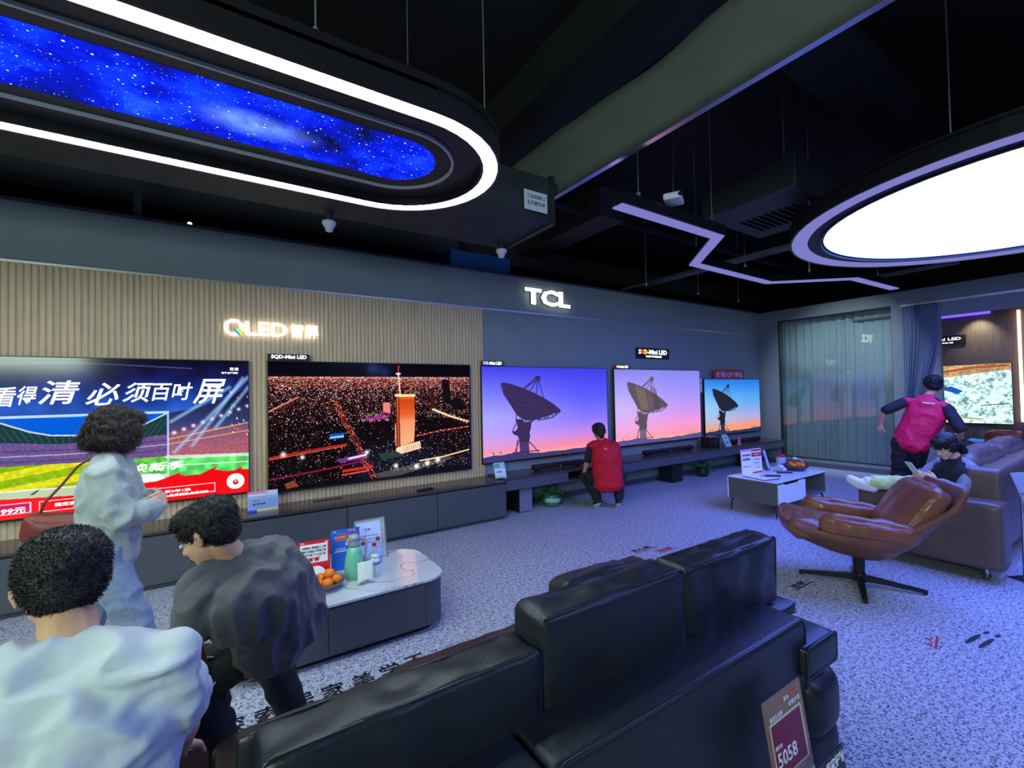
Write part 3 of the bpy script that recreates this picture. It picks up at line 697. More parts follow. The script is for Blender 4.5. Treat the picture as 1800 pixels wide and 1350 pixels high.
def star_mat():
    m = bpy.data.materials.new('starry_panel'); m.use_nodes = True
    nt = m.node_tree; N = nt.nodes; Lk = nt.links; N.clear()
    tc = N.new('ShaderNodeTexCoord')
    n1 = N.new('ShaderNodeTexNoise'); n1.inputs['Scale'].default_value = 2.6; n1.inputs['Detail'].default_value = 8; n1.inputs['Roughness'].default_value = .62
    r1 = N.new('ShaderNodeValToRGB'); e = r1.color_ramp.elements
    e[0].position = .32; e[0].color = (.004, .005, .05, 1); e[1].position = .82; e[1].color = (.05, .2, 1, 1)
    for p_, c_ in ((.42, (.004, .010, .34, 1)), (.50, (.003, .012, .75, 1)), (.60, (.006, .05, 1.0, 1))):
        k = e.new(p_); k.color = c_
    Lk.new(tc.outputs['Object'], n1.inputs[0]); Lk.new(n1.outputs[0], r1.inputs[0])
    # galaxy core
    gp = N.new('ShaderNodeVectorMath'); gp.operation = 'SUBTRACT'; gp.inputs[1].default_value = (.18, 2.52, .06)
    gs = N.new('ShaderNodeVectorMath'); gs.operation = 'MULTIPLY'; gs.inputs[1].default_value = (3.0, 7.0, 1)
    gl = N.new('ShaderNodeVectorMath'); gl.operation = 'LENGTH'
    gm = N.new('ShaderNodeMapRange'); gm.inputs[1].default_value = 0; gm.inputs[2].default_value = 1.0; gm.inputs[3].default_value = 1.0; gm.inputs[4].default_value = 0.0
    Lk.new(tc.outputs['Object'], gp.inputs[0]); Lk.new(gp.outputs[0], gs.inputs[0]); Lk.new(gs.outputs[0], gl.inputs[0]); Lk.new(gl.outputs['Value'], gm.inputs[0])
    n2 = N.new('ShaderNodeTexNoise'); n2.inputs['Scale'].default_value = 7; n2.inputs['Detail'].default_value = 6; Lk.new(tc.outputs['Object'], n2.inputs[0])
    mu = N.new('ShaderNodeMath'); mu.operation = 'MULTIPLY'; Lk.new(gm.outputs[0], mu.inputs[0]); Lk.new(n2.outputs[0], mu.inputs[1])
    pw = N.new('ShaderNodeMath'); pw.operation = 'POWER'; pw.inputs[1].default_value = 1.8; Lk.new(mu.outputs[0], pw.inputs[0])
    sc_ = N.new('ShaderNodeMath'); sc_.operation = 'MULTIPLY'; sc_.inputs[1].default_value = 2.6; Lk.new(pw.outputs[0], sc_.inputs[0])
    mx = N.new('ShaderNodeMix'); mx.data_type = 'RGBA'; Lk.new(sc_.outputs[0], mx.inputs[0]); Lk.new(r1.outputs[0], mx.inputs[6]); mx.inputs[7].default_value = (.35, .65, 1, 1)
    prev = mx.outputs[2]
    for scl, th, st_ in ((26, .13, 3.0), (58, .17, 1.3), (9, .055, 6.0)):
        v = N.new('ShaderNodeTexVoronoi'); v.inputs['Scale'].default_value = scl; Lk.new(tc.outputs['Object'], v.inputs[0])
        mr = N.new('ShaderNodeMapRange'); mr.inputs[1].default_value = 0; mr.inputs[2].default_value = th; mr.inputs[3].default_value = st_; mr.inputs[4].default_value = 0
        Lk.new(v.outputs['Distance'], mr.inputs[0])
        sep = N.new('ShaderNodeSeparateColor'); Lk.new(v.outputs['Color'], sep.inputs[0])
        gt = N.new('ShaderNodeMath'); gt.operation = 'GREATER_THAN'; gt.inputs[1].default_value = .25; Lk.new(sep.outputs[0], gt.inputs[0])
        m2 = N.new('ShaderNodeMath'); m2.operation = 'MULTIPLY'; Lk.new(mr.outputs[0], m2.inputs[0]); Lk.new(gt.outputs[0], m2.inputs[1])
        ad = N.new('ShaderNodeVectorMath'); ad.operation = 'MULTIPLY_ADD'; ad.inputs[1].default_value = (.45, .75, 1.0)
        Lk.new(m2.outputs[0], ad.inputs[0]); Lk.new(prev, ad.inputs[2]); prev = ad.outputs[0]
    em = N.new('ShaderNodeEmission'); em.inputs[1].default_value = 1.0; o = N.new('ShaderNodeOutputMaterial')
    Lk.new(prev, em.inputs[0]); Lk.new(em.outputs[0], o.inputs[0])
    m.cycles.emission_sampling = 'NONE'
    return m
b = MB(); b.prism(st(.237), .047, .0495); b.build('starry_panel', star_mat(), RT)
for x, y in ((1.3, 2.2), (.35, 1.93), (-.2, 3.05), (1.15, 3.0), (-1.6, 1.93), (-2.6, 3.05), (-.5, 1.93)):
    b = MB(); b.cyl((x, y, .12), (x, y, 1.8), .004, seg=6); b.cyl((x, y, .12), (x, y, .2), .012, seg=8); b.build('suspension_wire', WIRE, RT)

# oval lamp with bright panel
OV = thing('pendant_lamp', 'large round pendant lamp with a glowing white disc, top right', 'lamp', (6.3, .66, 3.2))
def circ(rx, ry, n=72): return [(rx * math.cos(2 * math.pi * k / n), ry * math.sin(2 * math.pi * k / n)) for k in range(n)]
b = MB(); b.ring(circ(2.02, 2.02), circ(2.0, 2.0), 0, .16); b.ring(circ(1.74, 1.74), circ(1.72, 1.72), 0, .16); b.ring(circ(2.02, 2.02), circ(1.72, 1.72), .12, .14); b.build('outer_rim', BLACKPL, OV)
b = MB(); b.ring(circ(2.0, 2.0), circ(1.85, 1.85), .004, .02); b.build('light_ring', emit('violet_led', (.36, .36, 1.0), 0.5), OV)
b = MB(); b.ring(circ(1.85, 1.85), circ(1.70, 1.70), .02, .04); b.build('inner_band', DUCTM, OV)
def oval_mat():
    m = bpy.data.materials.new('bright_sky_panel'); m.use_nodes = True; nt = m.node_tree; nt.nodes.clear()
    tc = nt.nodes.new('ShaderNodeTexCoord'); n = nt.nodes.new('ShaderNodeTexNoise'); n.inputs['Scale'].default_value = .7; n.inputs['Detail'].default_value = 3
    r = nt.nodes.new('ShaderNodeValToRGB'); r.color_ramp.elements[0].position = .35; r.color_ramp.elements[1].position = .62
    r.color_ramp.elements[0].color = (.10, .17, 1.0, 1); r.color_ramp.elements[1].color = (.16, .24, 1.0, 1)
    e = nt.nodes.new('ShaderNodeEmission'); e.inputs[1].default_value = 11.5; o = nt.nodes.new('ShaderNodeOutputMaterial')
    nt.links.new(tc.outputs['Object'], n.inputs[0]); nt.links.new(n.outputs[0], r.inputs[0]); nt.links.new(r.outputs[0], e.inputs[0]); nt.links.new(e.outputs[0], o.inputs[0])
    return m
b = MB(); b.prism(circ(1.70, 1.70), .03, .05); b.build('light_panel', oval_mat(), OV)
b = MB(); b.prism(circ(1.73, 1.73), .055, .12); b.build('back_tray', BLACKPL, OV)
for a in (2.2, 3.0, 3.9, 1.3, .2, 5.2):
    x, y = 1.87 * math.cos(a), 1.87 * math.sin(a)
    b = MB(); b.cyl((x, y, .14), (x, y, 1.5), .005, seg=6); b.build('suspension_wire', WIRE, OV)

# zigzag lamp
ZG = thing('pendant_lamp', 'zigzag strip pendant lamp near the room corner', 'lamp', (0, 0, 3.2))
zp = [Vector(p) for p in ((2.93, 2.72), (4.45, 2.74), (5.15, 3.50), (7.05, 3.54), (7.97, 2.76), (9.44, 2.71))]
def strip_poly(pts, w):
    L_, R_ = [], []
    for i, p in enumerate(pts):
        ds = []
        if i > 0: ds.append((p - pts[i - 1]).normalized())
        if i < len(pts) - 1: ds.append((pts[i + 1] - p).normalized())
        d = sum(ds, Vector((0, 0))).normalized(); nrm = Vector((-d.y, d.x))
        k = w / max(.3, nrm.dot(Vector((-ds[0].y, ds[0].x))))
        L_.append(p + nrm * k); R_.append(p - nrm * k)
    return L_, R_
def strip(b, pts, w, z0, z1):
    L_, R_ = strip_poly(pts, w)
    for i in range(len(pts) - 1):
        b.prism([tuple(R_[i]), tuple(R_[i + 1]), tuple(L_[i + 1]), tuple(L_[i])], z0, z1)
b = MB(); strip(b, zp, .075, .015, .12); b.build('channel', BLACKPL, ZG)
b = MB(); strip(b, zp, .058, .004, .02); b.build('light_strip', MATS['violet_led'], ZG)
for x, y in ((3.2, 2.72), (4.45, 2.80), (5.2, 3.5), (6.4, 3.53), (7.5, 3.16), (8.8, 2.73)):
    b = MB(); b.cyl((x, y, .12), (x, y, 1.5), .005, seg=6); b.cyl((x, y, .11), (x, y, .19), .02, seg=8); b.build('suspension_wire', WIRE, ZG)
# white box unit hung above the strip
pj = thing('ceiling_projector', 'small white box unit hanging above the zigzag lamp', 'projector', (3.62, 2.66, 3.36))
b = MB(); b.box((0, 0, .04), (.22, .16, .06), .015, rot=(0, 0, .5)); b.build('body', WHITEPL, pj)
b = MB(); b.cyl((0, 0, .05), (0, 0, 1.34), .008); b.build('rod', DUCTM, pj)
b = MB(); b.cyl((-.05, -.1, .04), (-.06, -.12, .04), .02); b.build('lens', BLACKPL, pj)
ac = thing('air_conditioner', 'dark ceiling air outlet box hanging right of centre', 'air conditioner', (5.3, 2.62, 3.55))
b = MB(); b.bx(-.62, .62, -.55, .45, 0, .34, .01, 1); b.build('casing', mat('charcoal_box', (.022, .024, .026), .5), ac)
b = MB()
for k in range(9): b.box((.1, -.3 + k * .07, -.008), (.5, .03, .012), rot=(.5, 0, 0))
b.build('grille', DARKMETAL, ac)
for x, y in ((-.5, -.4), (.5, .3)):
    b = MB(); b.cyl((x, y, .34), (x, y, 1.15), .006, seg=6); b.build('hanger', WIRE, ac)
# beams, pipes, rails above
strut('ceiling_beam', 'dark cross beam behind the zigzag lamp', 'beam', lambda b: b.bx(4.3, 4.75, 4.3, 8.0, 3.95, 4.35), mat('brown_dark_beam', (.032, .028, .024), .8))
strut('ceiling_beam', 'dark long beam over the far shop area', 'beam', lambda b: b.bx(3.1, 12.0, 1.5, 1.8, 4.2, 4.68), BLACKCEIL)
strut('ceiling_beam', 'dark beam parallel to the television wall, behind the fascia', 'beam', lambda b: b.bx(-5.4, 12.0, 6.3, 6.6, 3.75, 4.1), mat('brown_dark_beam', (.032, .028, .024), .8))
strut('cable_tray', 'grey metal cable tray running across above the corner', 'cable tray', lambda b: (b.bx(6.5, 6.56, 1.0, 6.0, 3.5, 3.56), b.bx(6.44, 6.62, 1.0, 6.0, 3.498, 3.502)), mat('tray_grey', (.12, .125, .13), .5, .4))
strut('cable_tray', 'short grey rail hanging near the right wall top', 'cable tray', lambda b: b.bx(9.3, 9.38, 1.9, 3.0, 3.42, 3.47), mat('tray_grey', (.12, .125, .13), .5, .4))
strut('steel_post', 'grey steel post rising from the fascia at left', 'post', lambda b: b.bx(-.625, -.565, 5.42, 5.48, 3.31, 4.7), mat('post_grey', rgb(72, 78, 80), .6))
strut('ventilation_duct', 'flat dark duct above the left fascia', 'duct', lambda b: b.bx(-5.4, 3.0, 5.9, 7.2, 3.62, 3.95), mat('duct_grey', (.045, .05, .052), .6))
strut('blue_box', 'teal blue box above the fascia left of the large letters', 'box', lambda b: b.bx(2.65, 3.6, 5.45, 5.85, 3.2, 3.56), mat('teal_paint', rgb(20, 95, 140), .6))
strut('foil_duct', 'crumpled silver foil duct hanging at the upper left', 'duct', lambda b: b.tube([(-1.15, 4.72, 4.71), (-1.05, 4.75, 4.45), (-.98, 4.78, 4.25), (-.93, 4.82, 4.05), (-.86, 4.86, 3.86), (-.78, 4.88, 3.7)], [.05, .05, .07, .055, .07, .04], 9), mat('foil', (.45, .46, .46), .35, .9, bump=.8, bscale=30), True)
for i, (y, z) in enumerate(((4.6, 4.1), (6.9, 4.2), (.2, 4.35))):
    strut('ceiling_pipe', ['black pipe running along the ceiling in front of the fascia', 'black pipe far behind the fascia', 'black pipe above the far lounge area'][i], 'pipe', lambda b: b.cyl((-5.3, y, z), (11.9, y, z), .05, seg=12), BLACKCEIL, True)
for i, x in enumerate((5.9, 7.3, 8.6)):
    strut('hanging_rod', ['thin rod hanging over the middle dish television', 'thin rod hanging left of the room corner', 'thin rod hanging nearest the room corner'][i], 'rod', lambda b: (b.cyl((x, 4.9, 3.35), (x, 4.9, 4.7), .008, seg=6), b.ball((x, 4.9, 3.34), .025, 1)), WIRE)
strut('wall_cap_light', 'small bright spot on top of the fascia at left', 'light', lambda b: b.ball((-.2, 5.5, 3.36), .02, 2), emit('tiny_bulb', (1, .9, .8), 3, False))

# ------------------------------------------------------------------ signs on the wall
def wsign(name, label, x, z, y=Y1):
    return thing(name, label, 'sign', (x, y, z))
s_ = wsign('illuminated_sign', 'large glowing white TCL letters on the fascia', 4.19, 3.02, Y1)
text('letters', 'TCL', SIGN_E, s_, -.42, .42, -.12, .12, FRONT((0, -.035, 0)), .03, .02)
text('letter_backing', 'TCL', DARKMETAL, s_, -.42, .42, -.12, .12, FRONT((0, -.015, 0)), .032, .014)
s_ = wsign('illuminated_sign', 'white QLED sign on the fluted wood panel', .5, 2.32, Y1 - .03)
def ringpts(r, n=40): return [(r * math.cos(2 * math.pi * k / n), r * math.sin(2 * math.pi * k / n)) for k in range(n)]
b = MB(); b2 = MB(); b2.ring(ringpts(.083), ringpts(.058), 0, .015); bm_ = b2.bm; bmesh.ops.transform(bm_, matrix=Matrix.Translation((-.335, 0, 0)) @ Matrix.Rotation(R(90), 4, 'X'), verts=bm_.verts); b.bm = bm_
b.build('letter_ring', SIGN_E, s_)
for k, c_ in enumerate(((.02, .15, .9), (.02, .6, .7), (.3, .7, .1), (1, .8, .05), (1, .3, .02))):
    b = MB(); x = -.345 + k * .0125; mm = plane_mtx((0, -.018, 0), (1, 0, 0), (0, 0, 1))
    b.prism([(x, -.012), (x + .0125, -.012), (x + .06, -.078), (x + .047, -.078)], 0, .004, mm); b.build('colour_stripe', emit('stripe_%d' % k, c_, 1.2, False), s_)
text('letters', 'LED', SIGN_E, s_, -.235, .155, -.072, .068, FRONT((0, -.015, 0)), .02, .012)
text('letters', '智屏', SIGN_E, s_, .18, .455, -.078, .072, FRONT((0, -.015, 0)), .008, .012)
def small_sign(label, x0, x1, z0, z1, y, txt, sub=None, rainbow=False, mback=BLACKPL, tx=None, hang=0):
    s_ = thing('television_badge', label, 'sign', ((x0 + x1) / 2, y, z0))
    w, h = (x1 - x0) / 2, z1 - z0
    b = MB(); b.bx(-w, w, 0, .012 + hang, 0, h, .003, 1); b.build('board', mback, s_)
    a0, a1 = tx or (-w * .86, w * .84)
    lo = h * (.42 if sub else .2)
    if rainbow:
        q = a0 + (a1 - a0) * .30
        n = len(rainbow)
        for k, (ch, c_) in enumerate(rainbow):
            text('lettering', ch, emit('glyph_%s' % '_'.join(str(int(v * 9)) for v in c_), c_, 1.7, False), s_, a0 + (q - a0) * k / n, a0 + (q - a0) * (k + .9) / n, lo, h * .85, FRONT((0, -.002, 0)), .03, .002)
        text('lettering', '-Mini LED', SIGN_S, s_, q, a1, lo, h * .85, FRONT((0, -.002, 0)), .03, .002)
    else: text('lettering', txt, SIGN_S, s_, a0, a1, lo, h * .85, FRONT((0, -.002, 0)), .03, .002)
    if sub: text('lettering', sub, SIGN_S, s_, -w * .45, w * .5, h * .12, h * .3, FRONT((0, -.002, 0)), .03, .002)
    return s_
small_sign('black badge with white lettering on top of the night city television', .458, .862, 1.992, 2.062, 5.27, 'SQD-Mini LED', tx=(-.17, .17))
small_sign('small bright badge on top of the deep blue dish television', 2.99, 3.34, 1.982, 2.05, 5.27, '', rainbow=[('S', (1, .2, .5)), ('Q', (.6, .4, 1)), ('D', (.1, .7, 1))])
small_sign('small dark badge on top of the lilac dish television', 5.52, 5.86, 1.977, 2.04, 5.27, '', rainbow=[('S', (1, .2, .1)), ('Q', (1, .7, .1)), ('D', (1, .9, .2))])
small_sign('black rainbow lettered sign fixed on the wall above the lilac dish television', 6.12, 7.02, 2.17, 2.36, Y1 - .02, '', sub='蝶翼华曜屏画质旗舰', rainbow=[('S', (.7, .6, 1)), ('Q', (1, .1, .05)), ('D', (.9, .8, .05))], hang=.008)
tp = thing('cutout_sign', 'red edged sign reading TOP1 on top of the smallest dish television', 'sign', (8.85, 5.27, 1.812))
b = MB(); b.bx(-.55, .52, 0, .012, 0, .19, .004, 1); b.build('board', REDP, tp)
text('lettering', '全场TOP1单品', mat('violet_ink', (.08, .05, .3), .5), tp, -.50, .47, .02, .165, FRONT((0, -.002, 0)), .04, .002)
text('lettering', '全场TOP1单品', mat('white_gloss_ink', (.85, .83, .9), .4), tp, -.49, .46, .027, .158, FRONT((0, -.0045, 0)), .008, .002)
pc = thing('price_tag', 'narrow white tag hanging beside the smallest dish television', 'price tag', (7.90, 5.3, 1.55))
b = MB(); b.bx(-.04, .04, 0, .02, 0, .26); b.build('tag_body', WHITEPL, pc)
text('lettering', '榜', INK, pc, -.02, .02, .16, .2, FRONT((0, -.001, 0)), .02, .0005)

# ------------------------------------------------------------------ cabinets and shelf under the televisions
xs = [-3.9, -2.9, -1.9, -.9, .13, 1.14, 2.145, 3.09]
for i in range(0, 7):
    a, b_ = xs[i], xs[i + 1]
    lb = ['media cabinet unit, first beyond the left picture edge', 'media cabinet unit outside the left picture edge', 'media cabinet unit at the left picture edge, below the stadium television', 'media cabinet unit behind the standing woman', 'media cabinet unit right behind the stooping man in grey', 'media cabinet unit in the middle below the night city television', 'media cabinet unit at the right end of the row beside the floating shelf'][i]
    if i < 2: continue
    t = thing('media_cabinet', lb, 'cabinet', ((a + b_) / 2, 4.86, 0), group='slate grey cabinets under the televisions')
    w = (b_ - a) / 2
    b = MB(); b.bx(-w, w, .02, .488, .05, .47); b.bx(-w, w, .06, .46, 0, .05); b.build('carcass', CAB, t)
    b = MB(); b.bx(-w + .004, w - .004, 0, .02, .05, .452, .002, 1); b.build('door', CAB, t)
    b = MB(); b.bx(-w + .001, w - .001, -.004, .488, .47, .49, .002, 1); b.build('top', CABTOP, t)
    b = MB(); b.bx(-w, w, .008, .02, .454, .469); b.build('shadow_gap', BLACKPL, t)
sh = thing('floating_shelf', 'long slate floating shelf under the three dish televisions', 'shelf', (3.1, 4.86, 0))
SH = mat('slate_shelf', rgb(82, 84, 94), .5, var=.06, scale=3)
b = MB(); b.bx(0, 7.02, 0, .488, .485, .51, .003, 1); b.build('top', CABTOP, sh)
b = MB(); b.bx(0, 1.03, .01, .488, .355, .485); b.bx(1.90, 7.02, .01, .488, .355, .485); b.bx(1.03, 1.9, .44, .488, .355, .485); b.bx(1.03, 1.9, .01, .44, .355, .365); b.build('box', SH, sh)
b = MB(); b.tube([(1.05 + .02 * k, .1 + .1 * math.sin(k), .375 + .02 * abs(math.sin(k * 1.3))) for k in range(36)], .008, 6); b.build('cable', BLACKPL, sh)
def support(label, x0, x1, y0, y1, m2):
    t = thing('shelf_support', label, 'support', (x0, y0, 0))
    b = MB(); b.bx(0, x1 - x0, 0.004, y1 - y0, .012, .355); b.build('box', mat('black_laminate', (.01, .011, .013), .5), t)
    b = MB(); b.bx(0.0, x1 - x0, 0, .004, .015, .355); b.build('front', m2, t)
support('support box with grey front beside the last cabinet', 3.385, 3.59, 5.0, 5.25, mat('grey_front', rgb(118, 120, 140), .5))
support('black support box under the middle of the shelf, right of the crouching person', 6.57, 6.85, 5.0, 5.28, mat('black_laminate', (.01, .011, .013), .5))
support('black support box furthest right under the shelf', 9.05, 9.3, 5.0, 5.28, mat('black_laminate', (.01, .011, .013), .5))
def soundbar(label, x0, x1):
    t = thing('sound_bar', label, 'sound bar', ((x0 + x1) / 2, 5.12, .51))
    w = (x1 - x0) / 2
    b = MB(); b.bx(-w, w, -.05, .05, .012, .085, .02); b.build('body', mat('black_fabric_mesh', (.008, .008, .01), .7), t, True, 40)
    b = MB(); b.bx(-w + .05, -w + .12, -.04, .04, 0, .014); b.bx(w - .12, w - .05, -.04, .04, 0, .014); b.build('feet', BLACKPL, t)
    b = MB(); b.bx(-.012, .012, -.052, -.05, .035, .042); b.build('badge', WHITEPL, t)
soundbar('black sound bar on the shelf left of the crouching person', 3.70, 4.62)
soundbar('black sound bar on the shelf below the lilac dish television', 6.0, 7.3)
soundbar('black sound bar on the shelf below the smallest dish television', 8.55, 9.6)
sb = thing('subwoofer', 'small black speaker box on the shelf between two dish televisions', 'speaker', (7.86, 5.1, .51))
b = MB(); b.bx(-.14, .14, -.1, .12, 0, .2, .012, 2); b.build('cabinet', BLACKPL, sb)
b = MB(); b.cyl((0, -.1, .1), (0, -.106, .1), .07, seg=24); b.build('cone', DARKPL, sb)

def card(name, label, loc, w, h, rz, lean, body, blocks=(), letters=(), cat='price card', thick=.004, group=None):
    """card leaning back on its foot; blocks = (x0,x1,y0,y1,mat), letters = (txt,x0,x1,y0,y1,mat,bold), fractions of the card"""
    t = thing(name, label, cat, loc, rz, group)
    mt = plane_mtx((0, 0, 0), (1, 0, 0), (0, math.sin(lean), math.cos(lean)))
    def pl(b, x0, x1, y0, y1, z0, z1): b.prism([(-w / 2 + x0 * w, y0 * h), (-w / 2 + x1 * w, y0 * h), (-w / 2 + x1 * w, y1 * h), (-w / 2 + x0 * w, y1 * h)], z0, z1, mt)
    b = MB(); pl(b, 0, 1, 0, 1, 0, thick); b.build('card', body, t)
    for k, (x0, x1, y0, y1, m) in enumerate(blocks):
        b = MB(); pl(b, x0, x1, y0, y1, thick, thick + .0008 + .0003 * k); b.build('printed_field', m, t)
    e = thick + .0012 + .0003 * len(blocks)
    for (tx, x0, x1, y0, y1, m, bo) in letters:
        text('lettering', tx, m, t, -w / 2 + x0 * w, -w / 2 + x1 * w, y0 * h, y1 * h, mt @ Matrix.Translation((0, 0, e)), bo, .0004)
    if cat == 'hanging card': t['category'] = 'price card'; return t
    b = MB(); b.box((0, math.sin(lean) * h * .4 + .03, h * .18), (w * .5, .004, h * .38), rot=(-.5, 0, 0)); b.build('foot', CLEAR if thick < .003 else body, t)
    return t
CYAN = mat('cyan_paper', rgb(120, 215, 225), .5); PALEB = mat('pale_blue_paper', rgb(170, 195, 240), .5); PINK = mat('pink_paper', rgb(235, 150, 190), .5); GREYP = mat('grey_print', rgb(120, 130, 145), .6); PURP = mat('wine_paper', rgb(120, 40, 70), .5)
card('price_card', 'colourful price card between the stadium and the night city television', (.395, 5.10, .49), .265, .195, 0, .15, PALEB,
     [(0, 1, .86, 1, PINK), (.03, .6, .78, .86, PAPER), (.64, .97, .76, .98, WHITEPL), (0, 1, .0, .08, mat('yellow_paper', rgb(240, 225, 140), .5)), (.03, .97, .15, .62, mat('pale_grey_blue', rgb(150, 175, 225), .5)), (0, .3, 0, .1, BLUEP)],
     [('¥59999', .16, .58, .3, .42, INK, .02), ('国补至高立减', .1, .55, .68, .74, INKW, .02), ('Mini LED', .2, .4, .5, .56, INK, .01)])
card('price_card', 'green white card on the cabinet end below the deep blue dish television', (3.09, 4.98, .51), .17, .2, 0, .3, mat('mint_paper', rgb(170, 220, 205), .5),
     [(.05, .5, .7, .9, mat('green_paper', rgb(60, 160, 110), .5)), (.05, .95, .15, .6, PAPER)], [('15', .55, .9, .66, .95, INKW, .05), ('¥ 9999', .2, .6, .32, .45, INK, .03), ('国家补贴', .1, .45, .76, .84, INKW, .02)])
card('price_card', 'small white card on the shelf right of the crouching person', (5.05, 5.0, .51), .15, .17, 0, .3, PAPER, [(0, 1, .8, 1, CYAN), (.1, .45, .3, .6, BLUEP)], [('6999', .5, .9, .35, .5, INK, .03)])
card('price_card', 'small pale card on the shelf in front of the black speaker box', (8.22, 4.95, .51), .19, .24, 0, .45, mat('mint_paper', rgb(170, 220, 205), .5), [(.1, .9, .55, .85, PAPER), (.25, .6, .2, .4, GREYP)], [('榜单第1', .15, .8, .62, .75, INK, .03)])
tag(part('pink_ornament', mat('pink_plastic', rgb(215, 130, 170), .5), None, lambda b: (b.ball((8.62, 4.98, .56), (.035, .03, .045), 2), b.ball((8.62, 4.98, .62), .028, 2), b.bx(8.585, 8.655, 4.95, 5.01, .51, .53, .004)), True), 'tiny pink figure on the shelf beside the pale card', 'ornament')
tag(part('remote_control', BLACKPL, None, lambda b: b.box((2.05, 5.0, .499), (.2, .045, .016), .004, rot=(0, 0, .12))), 'black remote control on the cabinet below the night city television', 'remote control')
tag(part('cable_grommet', BLACKPL, None, lambda b: b.box((1.02, 5.2, .492), (.3, .05, .006), .002)), 'flat black cable cover on the cabinet top below the night city television', 'cable cover')

# ------------------------------------------------------------------ plants
LEAF = mat('leaf_green', rgb(40, 100, 38), .5, var=.35, scale=20); LEAF2 = mat('dark_leaf_green', rgb(30, 70, 34), .5, var=.3, scale=20)
def plant(label, x, y, s, pot=True, seed=1, m=LEAF):
    t = thing('potted_plant', label, 'plant', (x, y, 0)); rnd = random.Random(seed)
    b = MB(); b.lathe([(.0, 0), (.075 * s, 0), (.10 * s, .05 * s), (.10 * s, .12 * s), (.085 * s, .15 * s), (.075 * s, .15 * s), (.075 * s, .13 * s), (0, .13 * s)], seg=24)
    b.build('pot', mat('glass_green_pot', rgb(70, 130, 100), .15) if pot else mat('dark_pot', (.02, .025, .02), .5), t, True)
    if pot:
        b = MB(); b.lathe([(.102 * s, .06 * s), (.104 * s, .07 * s), (.104 * s, .10 * s), (.102 * s, .11 * s)], seg=24); b.build('water_line', mat('pale_band', rgb(160, 200, 175), .3), t, True)
    bl = bmesh.new(); st_ = MB()
    for k in range(42):
        a = rnd.uniform(0, 6.28); rr = rnd.uniform(.02, .19) * s; hh = rnd.uniform(.16, .30) * s * (1.1 - rr / .35)
        base = Vector((rnd.uniform(-.03, .03), rnd.uniform(-.03, .03), .12 * s)); tip = Vector((math.cos(a) * rr, math.sin(a) * rr, hh))
        tip.z = min(tip.z, .31)
        if y + tip.y * 1.25 > Y1 - .03: tip.y = (Y1 - .04 - y) / 1.25
        st_.cyl(base, tip, .0025, seg=5)
        d = Vector((math.cos(a), math.sin(a), rnd.uniform(-.7, .1))).normalized(); sd = d.cross(Vector((0, 0, 1))).normalized(); L_ = rnd.uniform(.05, .085) * s; up = sd.cross(d)
        V = [tip - d * .2 * L_, tip + d * .2 * L_ + sd * .38 * L_ + up * .08 * L_, tip + d * .75 * L_ + sd * .22 * L_, tip + d * 1.1 * L_ - up * .05 * L_, tip + d * .75 * L_ - sd * .22 * L_, tip + d * .2 * L_ - sd * .38 * L_ + up * .08 * L_]
        vs_ = [bl.verts.new(v) for v in V]; mid = bl.verts.new(tip + d * .4 * L_ - up * .04 * L_)
        for q in range(6): bl.faces.new((vs_[q], vs_[(q + 1) % 6], mid))
    st_.build('stem', LEAF2, t)
    mb = MB(); mb._add(bl); mb.build('leaf', m, t, True)
plant('leafy plant in a green glass pot under the shelf, left of the crouching person', 3.98, 5.06, 1.15, True, 2)
plant('low bushy plant on the floor right of the middle black support box', 7.55, 5.08, 1.1, False, 5)

# ------------------------------------------------------------------ near coffee table
def roundrect(x0, x1, y0, y1, r, n=8):
    p = []
    for cx_, cy_, a0 in ((x1 - r, y0 + r, -90), (x1 - r, y1 - r, 0), (x0 + r, y1 - r, 90), (x0 + r, y0 + r, 180)):
        for k in range(n + 1):
            a = R(a0 + 90 * k / n); p.append((cx_ + r * math.cos(a), cy_ + r * math.sin(a)))
    return p
ct = thing('coffee_table', 'low grey coffee table with rounded corners and white marble top', 'table', (.68, 3.25, 0))
TGREY = mat('table_slate', rgb(70, 76, 84), .5, var=.05, scale=5)
b = MB(); b.prism(roundrect(-.62, .67, -.35, .35, .16), .045, .335); b.build('body', TGREY, ct, True, 30)
b = MB(); b.prism(roundrect(-.55, .62, -.30, .30, .12), 0, .045); b.build('plinth', BLACKPL, ct, True, 30)
def marble():
    m = bpy.data.materials.new('white_marble'); m.use_nodes = True; nt = m.node_tree; b = nt.nodes['Principled BSDF']
    tc = nt.nodes.new('ShaderNodeTexCoord'); n = nt.nodes.new('ShaderNodeTexNoise'); n.inputs['Scale'].default_value = 1.6; n.inputs['Detail'].default_value = 6; n.inputs['Distortion'].default_value = 1.2
    r = nt.nodes.new('ShaderNodeValToRGB'); e = r.color_ramp.elements; e[0].position = .485; e[0].color = (.62, .66, .7, 1); e[1].position = .515; e[1].color = (.62, .66, .7, 1)
    k = e.new(.5); k.color = (.26, .28, .30, 1)
    nt.links.new(tc.outputs['Object'], n.inputs[0]); nt.links.new(n.outputs[0], r.inputs[0]); nt.links.new(r.outputs[0], b.inputs['Base Color'])
    b.inputs['Roughness'].default_value = .08; b.inputs['Coat Weight'].default_value = .6
    return m
b = MB(); b.prism(roundrect(-.63, .68, -.36, .36, .17), .338, .352); b.build('marble_top', marble(), ct, True, 30)
b = MB(); b.bx(-.1185, -.1155, -.3515, -.348, .06, .33); b.bx(.5, .502, -.3515, -.348, .06, .33); b.build('door_gap', BLACKPL, ct)
b = MB(); b.bx(-.115, .498, -.3525, -.350, .055, .325); b.build('door', TGREY, ct)
TZ = .352
